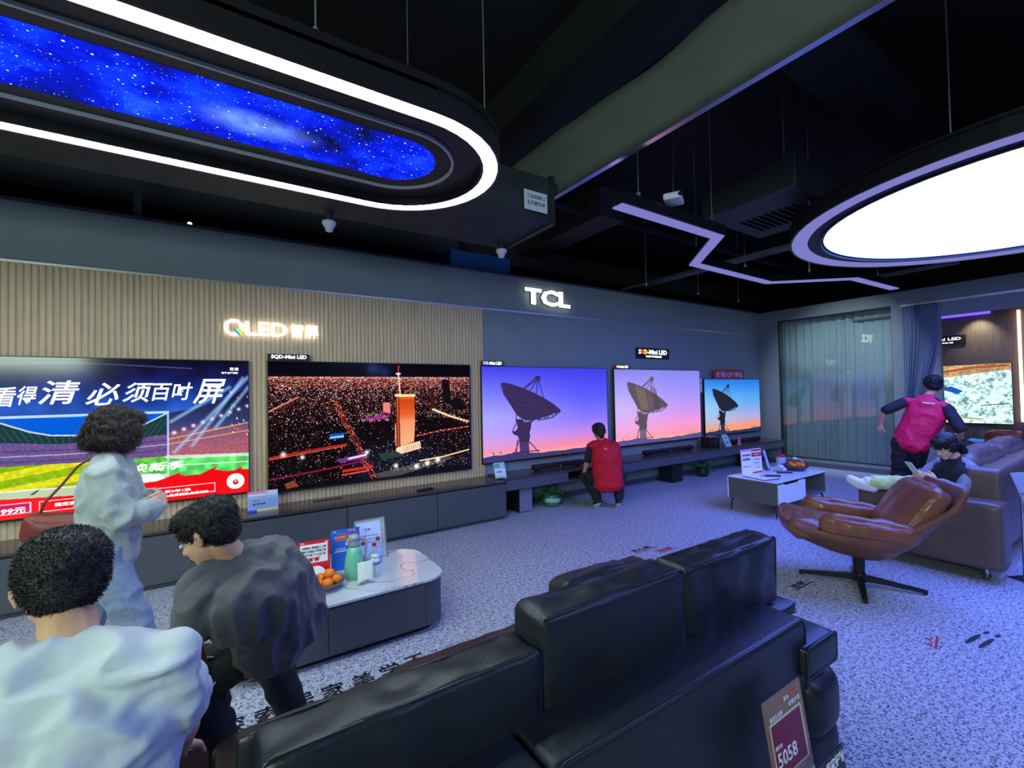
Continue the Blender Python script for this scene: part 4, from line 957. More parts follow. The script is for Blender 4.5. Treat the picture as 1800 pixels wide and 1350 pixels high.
# fruit bowl and oranges
fb = thing('fruit_bowl', 'dark glass bowl of oranges on the marble coffee table', 'bowl', (.60, 3.16, TZ))
GB = mat('smoked_glass', (.12, .11, .12), .1, coat=.8)
b = MB(); b.lathe([(0, .004), (.05, 0), (.075, .01), (.105, .035), (.118, .055), (.121, .055), (.108, .036), (.075, .018), (.0, .014)], seg=36); b.build('bowl', GB, fb, True)
ORG = mat('orange_peel', rgb(240, 130, 25), .45, var=.12, scale=12, bump=.25, bscale=120)
def orange(label, x, y, z, r=.034, grp='oranges in the glass bowl', m=ORG):
    t = thing('orange', label, 'orange', (x, y, z), group=grp)
    b = MB(); b.ball((0, 0, 0), (r, r, r * .9), 3); b.build('fruit', m, t, True)
    b = MB(); b.cyl((0, 0, r * .86), (0, 0, r * .95), .004, seg=6); b.build('stem_button', LEAF2, t)
for k, (dx, dy, dz, lb) in enumerate(((-.055, -.035, .056, 'orange at the front left of the bowl'), (.0, -.065, .055, 'orange at the front middle of the bowl'), (.06, -.03, .056, 'orange at the front right of the bowl'), (-.03, .03, .06, 'orange at the back left of the bowl'), (.035, .04, .06, 'orange at the back right of the bowl'), (.02, -.01, .095, 'orange on top of the bowl heap'), (-.07, .0, .07, 'small orange at the far left of the bowl'))):
    orange(lb + ' on the marble table', .60 + dx, 3.16 + dy, TZ + dz + .003)
tag(part('snack_packet', REDP, None, lambda b: b.box((.60, 3.27, TZ + .045), (.05, .03, .06), .01, rot=(.2, .1, .4))), 'small red snack packet behind the oranges', 'packet')
# vacuum jug
jg = thing('vacuum_jug', 'mint green vacuum jug with grey lid on the marble table', 'jug', (.80, 3.235, TZ))
b = MB(); b.lathe([(0, 0), (.06, 0), (.064, .01), (.065, .08), (.058, .14), (.046, .185), (.036, .215), (0, .216)], seg=32); b.build('body', mat('mint_enamel', rgb(120, 205, 165), .25, coat=.6), jg, True)
b = MB(); b.lathe([(.0375, .213), (.036, .235), (.032, .25), (.034, .262), (.04, .268), (.03, .285), (.012, .296), (0, .298)], seg=32); b.box((-.035, -.01, .262), (.04, .022, .016), .005, rot=(0, -.4, 0)); b.build('lid', mat('pale_grey_plastic', rgb(150, 165, 170), .35), jg, True)
b = MB(); b.tube([(.03, .0, .26), (.075, .005, .25), (.085, .005, .2), (.075, .005, .13), (.058, .0, .09)], .008, 8); b.build('handle', MATS['pale_grey_plastic'], jg, True)
# small bottles
def bottle(label, x, y, z, s=1.0, cap_=INKR, grp='water bottles on the marble table'):
    t = thing('water_bottle', label, 'bottle', (x, y, z), group=grp)
    b = MB(); b.lathe([(0, 0), (.028 * s, 0), (.031 * s, .006), (.031 * s, .05 * s), (.028 * s, .06 * s), (.031 * s, .07 * s), (.031 * s, .11 * s), (.024 * s, .14 * s), (.013 * s, .165 * s), (.013 * s, .175 * s), (0, .175 * s)], seg=20); b.build('body', mat('clear_bottle', rgb(190, 205, 235), .08, alpha=.55), t, True)
    b = MB(); b.lathe([(.0318 * s, .06 * s), (.0322 * s, .062 * s), (.0322 * s, .105 * s), (.0318 * s, .107 * s)], seg=20); b.build('label_band', mat('bottle_label', rgb(205, 215, 245), .4), t, True)
    b = MB(); b.cyl((0, 0, .172 * s), (0, 0, .192 * s), .0155 * s, seg=16); b.build('cap', cap_, t)
bottle('red capped bottle nearest the mint jug', .905, 3.40, TZ, .92)
bottle('red capped bottle between the two others on the marble table', .965, 3.33, TZ, .92)
bottle('red capped bottle furthest right on the marble table', 1.02, 3.42, TZ, .98)
cupt = thing('white_tumbler', 'white cup with blue band in front of the red capped bottles', 'cup', (.925, 3.17, TZ))
b = MB(); b.lathe([(0, 0), (.029, 0), (.032, .01), (.033, .11), (.026, .13), (0, .131)], seg=24); b.build('body', WHITEPL, cupt, True)
b = MB(); b.lathe([(.0262, .128), (.03, .135), (.03, .15), (0, .152)], seg=24); b.build('lid', mat('pale_green_lid', rgb(200, 225, 215), .4), cupt, True)
b = MB(); b.lathe([(.0335, .085), (.0342, .09), (.034, .102), (.0325, .106)], seg=24); b.build('band', mat('blue_band', rgb(70, 140, 200), .4), cupt, True)
pb = thing('paper_bag', 'small white paper snack bag lying in front of the mint jug', 'bag', (.84, 3.08, TZ))
bm = bmesh.new(); bmesh.ops.create_grid(bm, x_segments=10, y_segments=14, size=1)
for v in bm.verts:
    x, y = v.co.x, v.co.y
    v.co = Vector((x * .052 + y * .008, .02 + y * .035, .065 + y * .06 + .006 * noise.noise((x * 3, y * 3, 1)) + .012 * (1 - x * x) * (1 - y)))
bmesh.ops.solidify(bm, geom=list(bm.faces), thickness=.014)
zz = min(v.co.z for v in bm.verts)
for v in bm.verts: v.co.z = max(v.co.z - zz, 0) * .95 + .001
mb = MB(); mb._add(bm); mb.build('bag_body', mat('crinkled_paper', rgb(215, 225, 205), .6, var=.08, scale=25, bump=.4, bscale=30), pb, True)
text('print', '饼', INK, pb, -.045, -.03, .012, .022, plane_mtx((0, -.028, 0), (1, 0, 0), (0, .5, 1)), .02, .001)
# signs on the near table
card('table_sign', 'red white thank you sign standing on the marble table', (.56, 3.33, TZ), .20, .265, -.12, .12, REDP,
     [(.07, .93, .46, .92, PAPER), (.86, .95, .93, .96, INKW)],
     [('如果您对我的服务满意', .12, .88, .80, .87, INK, .02), ('麻烦在您的小程序订单', .12, .88, .71, .78, INK, .02), ('评价中给个10分好评', .14, .86, .62, .69, INK, .02), ('谢谢', .30, .68, .48, .60, INKR, .04), ('京东', .08, .2, .94, .98, INKW, .02)], cat='sign')
tag(part('white_disc_print', PAPER, None, lambda b: b.prism([(.562 + .06 * math.cos(a * .2618) , .0 + .055 * math.sin(a * .2618)) for a in range(0, 25)][:24], 0, .0006, plane_mtx((0, 3.320, TZ + .07), (1, -.1206, 0), (0, .12, .993)))), 'plain white round print at the foot of the red thank you sign', 'print')
card('table_sign', 'blue poster stand with orange headline on the marble table', (.79, 3.42, TZ), .20, .285, -.05, .12, BLUEP,
     [(.15, .9, .72, .76, ORANGEP), (.5, .9, .59, .66, INKW), (.1, .9, .45, .48, PALEB)],
     [('2026年广州', .22, .9, .85, .92, ORANGEP, .03), ('以旧换新优惠季', .12, .94, .77, .84, mat('yellow_ink', rgb(250, 190, 60), .5), .03), ('1500', .54, .86, .60, .65, INK, .03), ('京东', .08, .2, .93, .97, INKW, .02), ('政府补贴', .6, .85, .93, .97, INKW, .02), ('立即领取', .15, .5, .5, .54, INKW, .01)], cat='sign')
af = card('acrylic_frame', 'clear framed letter standing at the back of the marble table', (1.0, 3.50, TZ), .23, .30, 0, .25, CLEAR,
     [(.06, .84, .04, .93, mat('letter_paper', rgb(190, 208, 245), .5))], [('证书', .33, .5, .72, .78, INK, .02), ('尊敬的顾客您好欢迎光临', .15, .75, .58, .61, GREYP, .01), ('请扫描右侧查看更多产品', .15, .75, .5, .53, GREYP, .01), ('家电以旧换新服务说明', .15, .72, .42, .45, GREYP, .01)], cat='sign', thick=.006)
b = MB(); mt = plane_mtx((0, 0, 0), (1, 0, 0), (0, math.sin(.25), math.cos(.25)))
for q in ((-.118, -.112, 0, .302), (.112, .118, 0, .302), (-.118, .118, .297, .303)): b.prism([(q[0], q[2]), (q[1], q[2]), (q[1], q[3]), (q[0], q[3])], -.001, .008, mt)
b.build('frame_edge', mat('grey_edge', rgb(120, 130, 130), .3), af)

# ------------------------------------------------------------------ far coffee table
ft = thing('coffee_table', 'white topped coffee table with drawer and thin black legs, far right', 'table', (5.69, 2.83, 0))
TOPW = mat('white_lacquer', rgb(222, 226, 236), .25, coat=.3); TG = mat('taupe_panel', rgb(92, 92, 88), .5)
b = MB(); b.bx(0, 1.32, 0, .64, .437, .45, .003, 1); b.build('table_top', TOPW, ft)
b = MB(); b.bx(0.01, .03, .01, .63, .165, .437); b.bx(1.29, 1.31, .01, .63, .165, .437); b.bx(.03, 1.29, .01, .63, .165, .18); b.bx(.70, .715, .02, .62, .18, .437); b.bx(.03, .7, .615, .63, .18, .437); b.bx(.03, 1.29, .01, .02, .425, .437); b.build('carcass', TG, ft)
b = MB(); b.prism([(.025, .175), (.70, .175), (.70, .418), (.57, .418), (.53, .402), (.2, .402), (.16, .418), (.025, .418)], 0, .016, plane_mtx((0, .008, 0), (1, 0, 0), (0, 0, 1))); b.build('drawer', TOPW, ft)
b = MB(); b.bx(.006, .03, .625, .64, .17, .43); b.build('back_drawer_edge', TOPW, ft)
for x, y, sx, sy in ((.03, .03, 1, 1), (1.29, .03, -1, 1), (.03, .61, 1, -1), (1.29, .61, -1, -1)):
    b = MB(); b.tube([(x + sx * .0, y, 0), (x + sx * .004, y + sy * .002, .06), (x + sx * .015, y + sy * .008, .13), (x + sx * .05, y + sy * .015, .158)], [.007, .009, .013, .012], 8); b.box((x + sx * .05, y + sy * .01, .16), (.11, .03, .01), .002, 1); b.build('leg', BLACKPL, ft, True)
FZ = .45
card('table_sign', 'pink and white two column leaflet stand on the far coffee table', (6.06, 3.33, FZ), .42, .335, -.12, .06, PAPER,
     [(0, .5, .9, 1, PINK), (.52, 1, .9, .97, INKR), (.52, 1, .68, .84, INKR), (.52, 1, .02, .08, INKR), (.495, .505, 0, 1, PINK), (.55, .97, .5, .505, INKR), (.55, .97, .34, .345, INKR), (.0, .015, 0, 1, PINK), (.985, 1, 0, 1, PINK)],
     [('京东家电', .06, .45, .72, .82, mat('wine_ink', rgb(110, 30, 60), .5), .03), ('以旧换新', .06, .45, .56, .66, MATS['wine_ink'], .03), ('国家补贴15%', .08, .42, .3, .35, GREYP, .02), ('最高补贴', .6, .9, .73, .79, INKW, .03), ('服务流程', .6, .9, .55, .6, MATS['wine_ink'], .02), ('送新取旧', .6, .9, .4, .45, GREYP, .02), ('一站办理', .6, .9, .22, .27, GREYP, .02)], cat='sign')
card('picture_frame', 'leaning framed letter behind the leaflet stand on the far table', (6.55, 3.36, FZ), .21, .31, .35, .25, mat('black_frame', (.02, .02, .025), .3), [(.08, .9, .05, .9, mat('letter_paper', rgb(190, 208, 245), .5))], [('证', .42, .55, .68, .75, INK, .02), ('服务承诺', .3, .7, .5, .54, GREYP, .02)], cat='sign', thick=.008)
rj = thing('snack_jar', 'clear jar with red and white wrapped sweets on the far table', 'jar', (6.93, 3.38, FZ))
b = MB(); b.lathe([(0, 0), (.055, 0), (.065, .02), (.065, .12), (.05, .15), (0, .151)], seg=20); b.build('jar_body', mat('clear_bottle', rgb(190, 205, 235), .08, alpha=.55), rj, True)
b = MB()
for k in range(14): b.box((random.uniform(-.035, .035), random.uniform(-.035, .035), random.uniform(.02, .13)), (.04, .025, .02), .005, rot=(random.random() * 3, random.random() * 3, 0))
b.build('sweets', mat('sweet_wrap', rgb(225, 215, 225), .3, var=.4, scale=30), rj)
b = MB(); b.lathe([(.052, .148), (.056, .152), (.056, .18), (0, .182)], seg=20); b.build('lid', INKR, rj, True)
fb2 = thing('fruit_bowl', 'dark bowl of fruit and packets on the far coffee table', 'bowl', (6.79, 3.12, FZ))
b = MB(); b.lathe([(0, .004), (.08, 0), (.12, .012), (.155, .05), (.165, .075), (.169, .075), (.158, .048), (.12, .02), (0, .012)], seg=36); b.build('bowl', mat('brown_bowl', rgb(70, 50, 50), .3), fb2, True)
for k, (dx, dy, dz) in enumerate(((-.10, -.02, .075), (-.03, -.05, .085), (.04, .0, .08), (.10, -.03, .08), (-.02, .05, .09), (.02, -.08, .075))):
    orange(['orange at the left rim of the dark bowl', 'orange near the front of the dark bowl', 'orange in the middle of the dark bowl', 'orange at the right rim of the dark bowl', 'orange at the back of the dark bowl', 'orange at the very front of the dark bowl'][k] + ' on the far table', 6.79 + dx, 3.12 + dy, FZ + dz, .036, 'oranges in the dark bowl on the far table')
tag(part('snack_packet', mat('silver_wrap', rgb(215, 205, 225), .25), None, lambda b: (b.box((6.80, 3.13, FZ + .15), (.12, .05, .03), .01, rot=(.3, .4, .5)), b.box((6.86, 3.08, FZ + .135), (.1, .03, .012), .005, rot=(.2, .6, -.4)))), 'silver wrapped snacks on top of the dark fruit bowl', 'packet')
tag(part('plastic_bag', mat('clear_film', rgb(200, 205, 230), .15), None, lambda b: [b.ball((6.53 + .045 * math.sin(k * 2.3), 3.20 + .04 * math.cos(k * 1.7), FZ + .028 + .022 * (k % 3)), (.05, .035, .028), 2) for k in range(7)], True), 'crumpled clear plastic bag beside the dark fruit bowl', 'bag')
tr = thing('document_tray', 'flat dark folder with white sheet at the left of the far table', 'folder', (5.88, 3.12, FZ))
b = MB(); b.box((0, 0, .004), (.26, .34, .008), .003, 1, rot=(0, 0, -.25)); b.build('folder', BLACKPL, tr)
b = MB(); b.box((-.005, .005, .009), (.24, .31, .002), 0, rot=(0, 0, -.25)); b.build('sheet', PAPER, tr)
tag(part('pen', INKR, None, lambda b: b.cyl((5.90, 3.14, FZ + .018), (5.96, 3.02, FZ + .018), .005, seg=8)), 'red pen lying on the white sheet of the folder', 'pen')
for i, (x, y, rz) in enumerate(((6.09, 3.08, -.75), (6.44, 3.10, -.75))):
    rm = thing('remote_control', ['black remote control beside the folder on the far table', 'black remote control in front of the framed letter on the far table'][i], 'remote control', (x, y, FZ), rz)
    b = MB(); b.box((0, 0, .009), (.19, .045, .018), .006); b.build('body', BLACKPL, rm)
    b = MB()
    for q in range(6):
        for p in range(2): b.cyl((-.07 + q * .022, -.008 + p * .016, .018), (-.07 + q * .022, -.008 + p * .016, .0195), .004, seg=8)
    b.build('buttons', GREYP, rm)

# ------------------------------------------------------------------ floor decals
def decal(name, label, f, m):
    o = part(name, m, None, f); return tag(o, label, 'floor marking')
fm = lambda x, y, a=0: plane_mtx((x, y, .0008), (math.cos(a), math.sin(a), 0), (-math.sin(a), math.cos(a), 0))
fd = thing('floor_lettering', 'large black characters printed on the floor between sofa and coffee table', 'floor marking', (0, 0, 0))
for k, ch in enumerate('探索居家美学不止于此'):
    if k > 6: break
    x = .0 + k * .158
    text('lettering', ch, INK, fd, x, x + .12, 2.56, 2.70, fm(0, 0), .018, .0006)
def mark(name, label, x, y, a, tx, m1, m2, s=1.0):
    t = thing(name, label, 'floor marking', (0, 0, 0))
    text('lettering', tx, m1, t, 0, .16 * s, 0, .045 * s, fm(x, y, a), .02, .0006)
    b = MB(); b.prism([(-.02, -.02), (.2 * s, -.02), (.2 * s, -.008), (-.02, -.008)], 0, .0006, fm(x, y, a)); b.build('underline', m2, t)
mark('floor_lettering', 'small dark and red floor marking in front of the sofa gap', 3.47, 3.10, 0, '安心购', INK, INKR, 1.6)
mark('floor_lettering', 'second thin red floor marking right of the small dark one', 3.66, 2.96, 0, '送装', INKR, INKR, 1.4)
mark('floor_lettering', 'small red floor marking left of the swivel chair foot', 3.62, 2.16, 0, '家居馆', INKR, INKR, 1.3)
mark('floor_lettering', 'small black floor marking under the swivel chair', 3.86, 1.80, 0, '居家', INK, INK, 1.2)
mark('floor_lettering', 'small red floor marking beside the cutlery marking', 3.66, .93, .2, '5人', INKR, INKR, .9)
def cutl(b):
    mm = fm(3.86, .77, -.12)
    for dx, dy, l, w in ((0, 0, .22, .028), (.0, .06, .22, .028), (.25, .0, .07, .022), (.24, .05, .07, .022)):
        b.prism([(dx + l / 2 + l / 2 * math.cos(k * .5236), dy + w / 2 * math.sin(k * .5236)) for k in range(12)], 0, .0006, mm)
decal('floor_symbol', 'black oval strokes marking on the floor at far right', cutl, INK)

# ------------------------------------------------------------------ leather furniture
def leather(name, c, rough=.38, bump=.12, coat=.0): return mat(name, c, rough, var=.12, scale=6, bump=bump, bscale=60, coat=coat)
BLK = leather('black_leather', (.010, .012, .0165), .42); BRN = leather('dark_brown_leather', (.040, .022, .020)); PIPE = mat('leather_piping', (.012, .013, .016), .3)
def cushion(b, dx, dy, dz, puff=.25, wr=.012, n=18, seed=0.0, mtx=None, rad=.35):
    """padded box centred on the origin with crowned faces, soft edges and creases"""
    bm = bmesh.new(); bmesh.ops.create_cube(bm, size=2.0)
    bmesh.ops.subdivide_edges(bm, edges=list(bm.edges), cuts=n, use_grid_fill=True)
    e = 10.0; mn = min(dx, dy, dz)
    for v in bm.verts:
        p = v.co.copy(); q = Vector((p.x * dx, p.y * dy, p.z * dz)) * .5
        r = rad * mn * .5; c = Vector([max(-d / 2 + r, min(d / 2 - r, w)) for d, w in ((dx, q.x), (dy, q.y), (dz, q.z))])
        d = q - c
        if d.length > 1e-9: q = c + d.normalized() * r * min(1, d.length / r * 1.0) if d.length > r else q
        k = (1 - abs(p.x) ** 2.2), (1 - abs(p.y) ** 2.2), (1 - abs(p.z) ** 2.2)
        s_ = puff * mn * .5
        if abs(p.x) > .999: q.x += math.copysign(s_ * k[1] * k[2], p.x)
        if abs(p.y) > .999: q.y += math.copysign(s_ * k[0] * k[2], p.y)
        if abs(p.z) > .999: q.z += math.copysign(s_ * k[0] * k[1], p.z)
        w_ = noise.noise((q.x * 9 + seed, q.y * 14, q.z * 5 + seed)) * wr + noise.noise((q.x * 28, q.y * 9 + seed, q.z * 24)) * wr * .35
        nn = Vector((p.x / dx, p.y / dy, p.z / dz)).normalized()
        v.co = q + nn * w_
    b._add(bm, mtx)
def pipe_rect(b, pts, r=.0045):
    b.tube(pts, r, 6, close=True)
def rrect3(w, h, r, n=5):
    return roundrect(-w / 2, w / 2, -h / 2, h / 2, r, n)

sf = thing('sofa', 'black leather sofa seen from behind in the foreground', 'sofa', (0, 0, 0))
def frame(x0, x1):
    b = MB(); b.bx(x0, x1, .865, 1.10, .10, .70, .022, 4)
    return b.build('back_frame', BLK, sf, True, 50)
frame(.672, 1.925); frame(-.62, .662); frame(-1.9, -.63)
for x0, x1 in ((.672, 1.925), (-.62, .662), (-1.9, -.63)):
    b = MB(); b.tube([(x1 - .006, .867, .15), (x1 - .006, .867, .66), (x1 - .015, .868, .688), (x1 - .035, .87, .698), (x0 + .035, .87, .698), (x0 + .015, .868, .688), (x0 + .006, .867, .66), (x0 + .006, .867, .15)], .0045, 6)
    b.tube([(x0 + .01, 1.075, .702), (x1 - .01, 1.075, .702)], .004, 6); b.build('piping', PIPE, sf, True)
b = MB(); b.bx(-1.9, 1.9, .90, 1.84, .10, .27, .03, 3); b.build('base', BLK, sf, True, 50)
b = MB()
for x in (-1.7, 0, 1.7):
    for y in (1.0, 1.75): b.bx(x - .06, x + .06, y - .03, y + .03, 0, .10)
b.build('feet', DARKMETAL, sf)
for x0, x1, y1_ in ((-1.88, -.94, 1.90), (-.93, -.02, 1.90), (-.01, .62, 1.91), (.635, 1.86, 1.96)):
    b = MB(); cushion(b, x1 - x0, y1_ - 1.10, .20, .10, .01, 14, x0, Matrix.Translation(((x0 + x1) / 2, (y1_ + 1.10) / 2, .335))); b.build('seat_cushion', BRN, sf, True)
def backc(x0, x1, zt, th=.17, lean=.10, seed=1.0, y=1.03):
    w = x1 - x0; h = zt - .66
    m = Matrix.Translation(((x0 + x1) / 2, y + th / 2, .66)) @ Matrix.Rotation(lean, 4, 'X') @ Matrix.Translation((0, 0, h / 2))
    b = MB(); cushion(b, w, th, h, .07, .013, 22, seed, m, rad=.28)
    o = b.build('back_cushion', BLK, sf, True)
    b = MB()
    P_ = rrect3(w - .004, h - .004, .022)
    b.tube([m @ Vector((p[0], -th / 2 + .010, p[1])) for p in P_], .0045, 6, close=True)
    b.tube([m @ Vector((p[0], th / 2 - .010, p[1])) for p in P_], .0045, 6, close=True)
    b.build('piping', PIPE, o, True)
backc(1.44, 2.09, .945, .14, .02, 1, 1.05)
backc(.775, 1.425, .95, .15, .0, 5, 1.04)
backc(.07, .765, .878, .14, .0, 9, 1.03)
# folded headrest layers in front of the left cushion
b = MB(); cushion(b, .54, .05, .20, .2, .008, 14, 3, Matrix.Translation((.31, 1.215, .735)) @ Matrix.Rotation(-.12, 4, 'X')); b.build('headrest', BLK, sf, True)
b = MB(); cushion(b, .36, .12, .24, .2, .010, 14, 13, Matrix.Translation((1.20, 1.27, .80)) @ Matrix.Rotation(-.15, 4, 'X')); b.build('headrest', BLK, sf, True)
# arm with slab top and rolled sides
b = MB(); cushion(b, .26, 1.08, .12, .10, .004, 16, 2, Matrix.Translation((2.0, 1.38, .545)), rad=.3); b.build('arm_top', BLK, sf, True)
b = MB(); b.tube([(p[0] + 2.0, .842, p[1] + .545) for p in rrect3(.255, .115, .02)], .004, 6, close=True); b.tube([(1.87, .85, .60), (2.10, .85, .60), (2.105, 1.9, .60)], .004, 6); b.build('piping', PIPE, sf, True)
b = MB(); cushion(b, .22, .62, .06, .2, .006, 12, 2, Matrix.Translation((2.06, 1.32, .62)), rad=.5); b.build('arm_flap', BLK, sf, True)
b = MB(); cushion(b, .30, 1.06, .30, .22, .010, 16, 7, Matrix.Translation((2.03, 1.38, .335)), rad=.6); b.build('arm_roll', BLK, sf, True)
b = MB(); cushion(b, .31, 1.04, .24, .2, .008, 16, 8, Matrix.Translation((2.035, 1.385, .13)), rad=.5); b.build('arm_base', BLK, sf, True)
# price cards at the back of the sofa
pcs = card('price_card', 'gold and brown 5058 price card leaning on the back of the black sofa', (1.60, .74, .13), .245, .45, 0, .15, mat('brown_gold_card', rgb(140, 108, 88), .35),
     [(.08, .92, .47, .84, mat('cream_paper', rgb(215, 205, 185), .5)), (.10, .88, .48, .825, PURP), (.0, 1, .0, .38, mat('cream_card', rgb(190, 200, 175), .5))],
     [('5058', .14, .64, .54, .64, INKW, .02), ('到手价', .12, .3, .66, .69, INKW, .02), ('京东', .50, .64, .92, .955, INKW, .02), ('国补', .70, .92, .92, .955, mat('coral_ink', rgb(240, 110, 90), .5), .03), ('智能沙发', .6, .92, .87, .905, INKW, .02), ('家居生活馆', .1, .42, .85, .885, INKW, .02), ('更多优惠请扫码', .2, .8, .33, .36, GREYP, .01)], cat='hanging card')
pcs.location = (1.60, .74, .13)
b = MB(); b.cyl((0, .02, -.13), (0, .02, .04), .006, seg=8); b.box((0, .02, -.125), (.16, .12, .01), .003, 1); b.build('pole', DARKMETAL, pcs)
c2 = card('price_card', 'black sign with white characters beside the 5058 price card', (1.60, .64, .23), .18, .22, 0, .12, BLACKPL, [], [('居家好物', .3, .97, .78, .95, INKW, .03), ('优选', .5, .97, .5, .7, INKW, .03)], cat='hanging card')
b = MB(); b.cyl((0, .015, -.23), (0, .015, .04), .006, seg=8); b.box((0, .015, -.225), (.14, .1, .01), .003, 1); b.build('pole', DARKMETAL, c2)

# grey brown sofa
gs = thing('sofa', 'taupe leather sofa at right where the woman sits', 'sofa', (5.18, .88, 0))
TAU = leather('taupe_leather', rgb(98, 80, 74), .4)
def cz(name, c, d, puff=.15, wr=.008, rad=.35, m=TAU, rot=None, n=14, seed=0):
    b = MB(); mm = Matrix.Translation(c)
    if rot: mm = mm @ Euler(rot).to_matrix().to_4x4()
    cushion(b, *d, puff, wr, n, seed, mm, rad); return b.build(name, m, gs, True)
cz('arm', (.14, .47, .37), (.28, .96, .54), .06, .004, .25, n=18)
cz('arm', (2.55, .47, .37), (.28, .96, .54), .06, .004, .25, n=18)
cz('base', (1.35, .55, .2), (2.2, .8, .22), .05, .004, .2)
cz('seat_cushion', (.83, .62, .38), (1.06, .72, .18), .2, .01, .5, n=16); cz('seat_cushion', (1.88, .62, .38), (1.04, .72, .18), .2, .01, .5, n=16)
cz('back_frame', (1.46, .13, .55), (2.5, .22, .68), .05, .004, .3, n=18)
cz('back_cushion', (.84, .31, .74), (1.05, .24, .50), .3, .014, .8, rot=(.15, 0, 0), n=18, seed=3); cz('back_cushion', (1.9, .31, .74), (1.05, .24, .50), .3, .014, .8, rot=(.15, 0, 0), n=18, seed=8)
b = MB()
for x, y in ((.1, .1), (.1, .85), (2.6, .1), (2.6, .85)): b.tube([(x - .03, y, .12), (x - .02, y - .0, .008), (x + .06, y, .008), (x + .05, y, .12)], .011, 8)
b.build('metal_feet', mat('chrome', (.6, .6, .62), .15, 1.0), gs, True)
bg_ = thing('handbag', 'brown leather bag on the alcove console beyond the taupe sofa', 'bag', (10.62, 1.70, .63), 1.57)
b = MB(); cushion(b, .42, .2, .2, .3, .01, 12, 2, Matrix.Translation((0, 0, .1))); b.build('body', leather('rust_leather', rgb(120, 52, 40)), bg_, True)
b = MB(); b.tube([(-.12, 0, .19), (-.08, 0, .28), (.08, 0, .28), (.12, 0, .19)], .008, 8); b.build('handle', MATS['rust_leather'], bg_, True)

# swivel lounge chair
sc = thing('swivel_armchair', 'tan leather swivel lounge chair on a black star base', 'armchair', (4.37, 1.55, 0), math.atan2(-.565, .825) * -1.0)
sc.rotation_euler = (0, 0, math.atan2(.565, .825))   # local +y points to the front
TAN = leather('tan_leather', rgb(128, 76, 56), .38, .15, .15); TAND = leather('tan_shell', rgb(112, 70, 54), .42, .1)
# shell: profile swept across the width (y front, z up), width varies
def shell():
    prof = [(.55, .50, .30), (.49, .40, .34), (.31, .31, .37), (.10, .25, .38), (-.08, .235, .38), (-.22, .30, .38), (-.35, .42, .37), (-.46, .56, .355), (-.55, .70, .33), (-.62, .83, .29)]
    bm = bmesh.new(); rows = []
    n = 16
    # smooth the profile
    P_ = []
    for i in range(len(prof) - 1):
        for k in range(3):
            t = k / 3
            p0, p1, p2, p3 = prof[max(i - 1, 0)], prof[i], prof[i + 1], prof[min(i + 2, len(prof) - 1)]
            P_.append([.5 * ((2 * b_) + (-a + c) * t + (2 * a - 5 * b_ + 4 * c - d) * t * t + (-a + 3 * b_ - 3 * c + d) * t ** 3) for a, b_, c, d in zip(p0, p1, p2, p3)])
    P_.append(list(prof[-1]))
    for i, (y, z, w) in enumerate(P_):
        t = i / (len(P_) - 1)
        a, c = P_[max(i - 1, 0)], P_[min(i + 1, len(P_) - 1)]
        tan = Vector((0, c[0] - a[0], c[1] - a[1])).normalized(); nrm = Vector((1, 0, 0)).cross(tan); 
        if nrm.z < 0 and t < .5: nrm = -nrm
        if t >= .5 and nrm.y < 0: nrm = -nrm
        row = []
        rise = .20 * math.sin(math.pi * min(1, t * 1.15)) + .03
        for k in range(n + 1):
            s = -1 + 2 * k / n
            row.append(bm.verts.new(Vector((s * w, y, z)) + nrm * rise * abs(s) ** 3.2 + Vector((0, 0, .006 * noise.noise((s * 5, y * 7, z * 7))))))
        rows.append(row)
    for a, b_ in zip(rows, rows[1:]):
        for k in range(n): bm.faces.new((a[k], a[k + 1], b_[k + 1], b_[k]))
    bmesh.ops.recalc_face_normals(bm, faces=bm.faces)
    bmesh.ops.solidify(bm, geom=list(bm.faces), thickness=.045)
    return bm
mb = MB(); mb._add(shell()); o = mb.build('shell', TAND, sc, True)
def chc(name, c, d, rot, puff=.3, wr=.016, seed=0, rad=.7, n=18):
    b = MB(); cushion(b, *d, puff, wr, n, seed, Matrix.Translation(c) @ Euler(rot).to_matrix().to_4x4(), rad); b.build(name, TAN, sc, True)
chc('seat_cushion', (0, .17, .43), (.58, .72, .15), (.17, 0, 0), .3, .02, 2)
chc('back_cushion', (0, -.33, .62), (.56, .17, .48), (.62, 0, 0), .35, .018, 5)
chc('arm_pad', (-.315, .02, .52), (.13, .58, .15), (.1, 0, 0), .3, .014, 8); chc('arm_pad', (.315, .02, .52), (.13, .58, .15), (.1, 0, 0), .3, .014, 11)
b = MB(); b.cyl((0, 0, .04), (0, 0, .23), .035, .045, 20); b.cyl((0, 0, .03), (0, 0, .09), .055, .045, 20); b.build('column', BLACKPL, sc, True, 40)
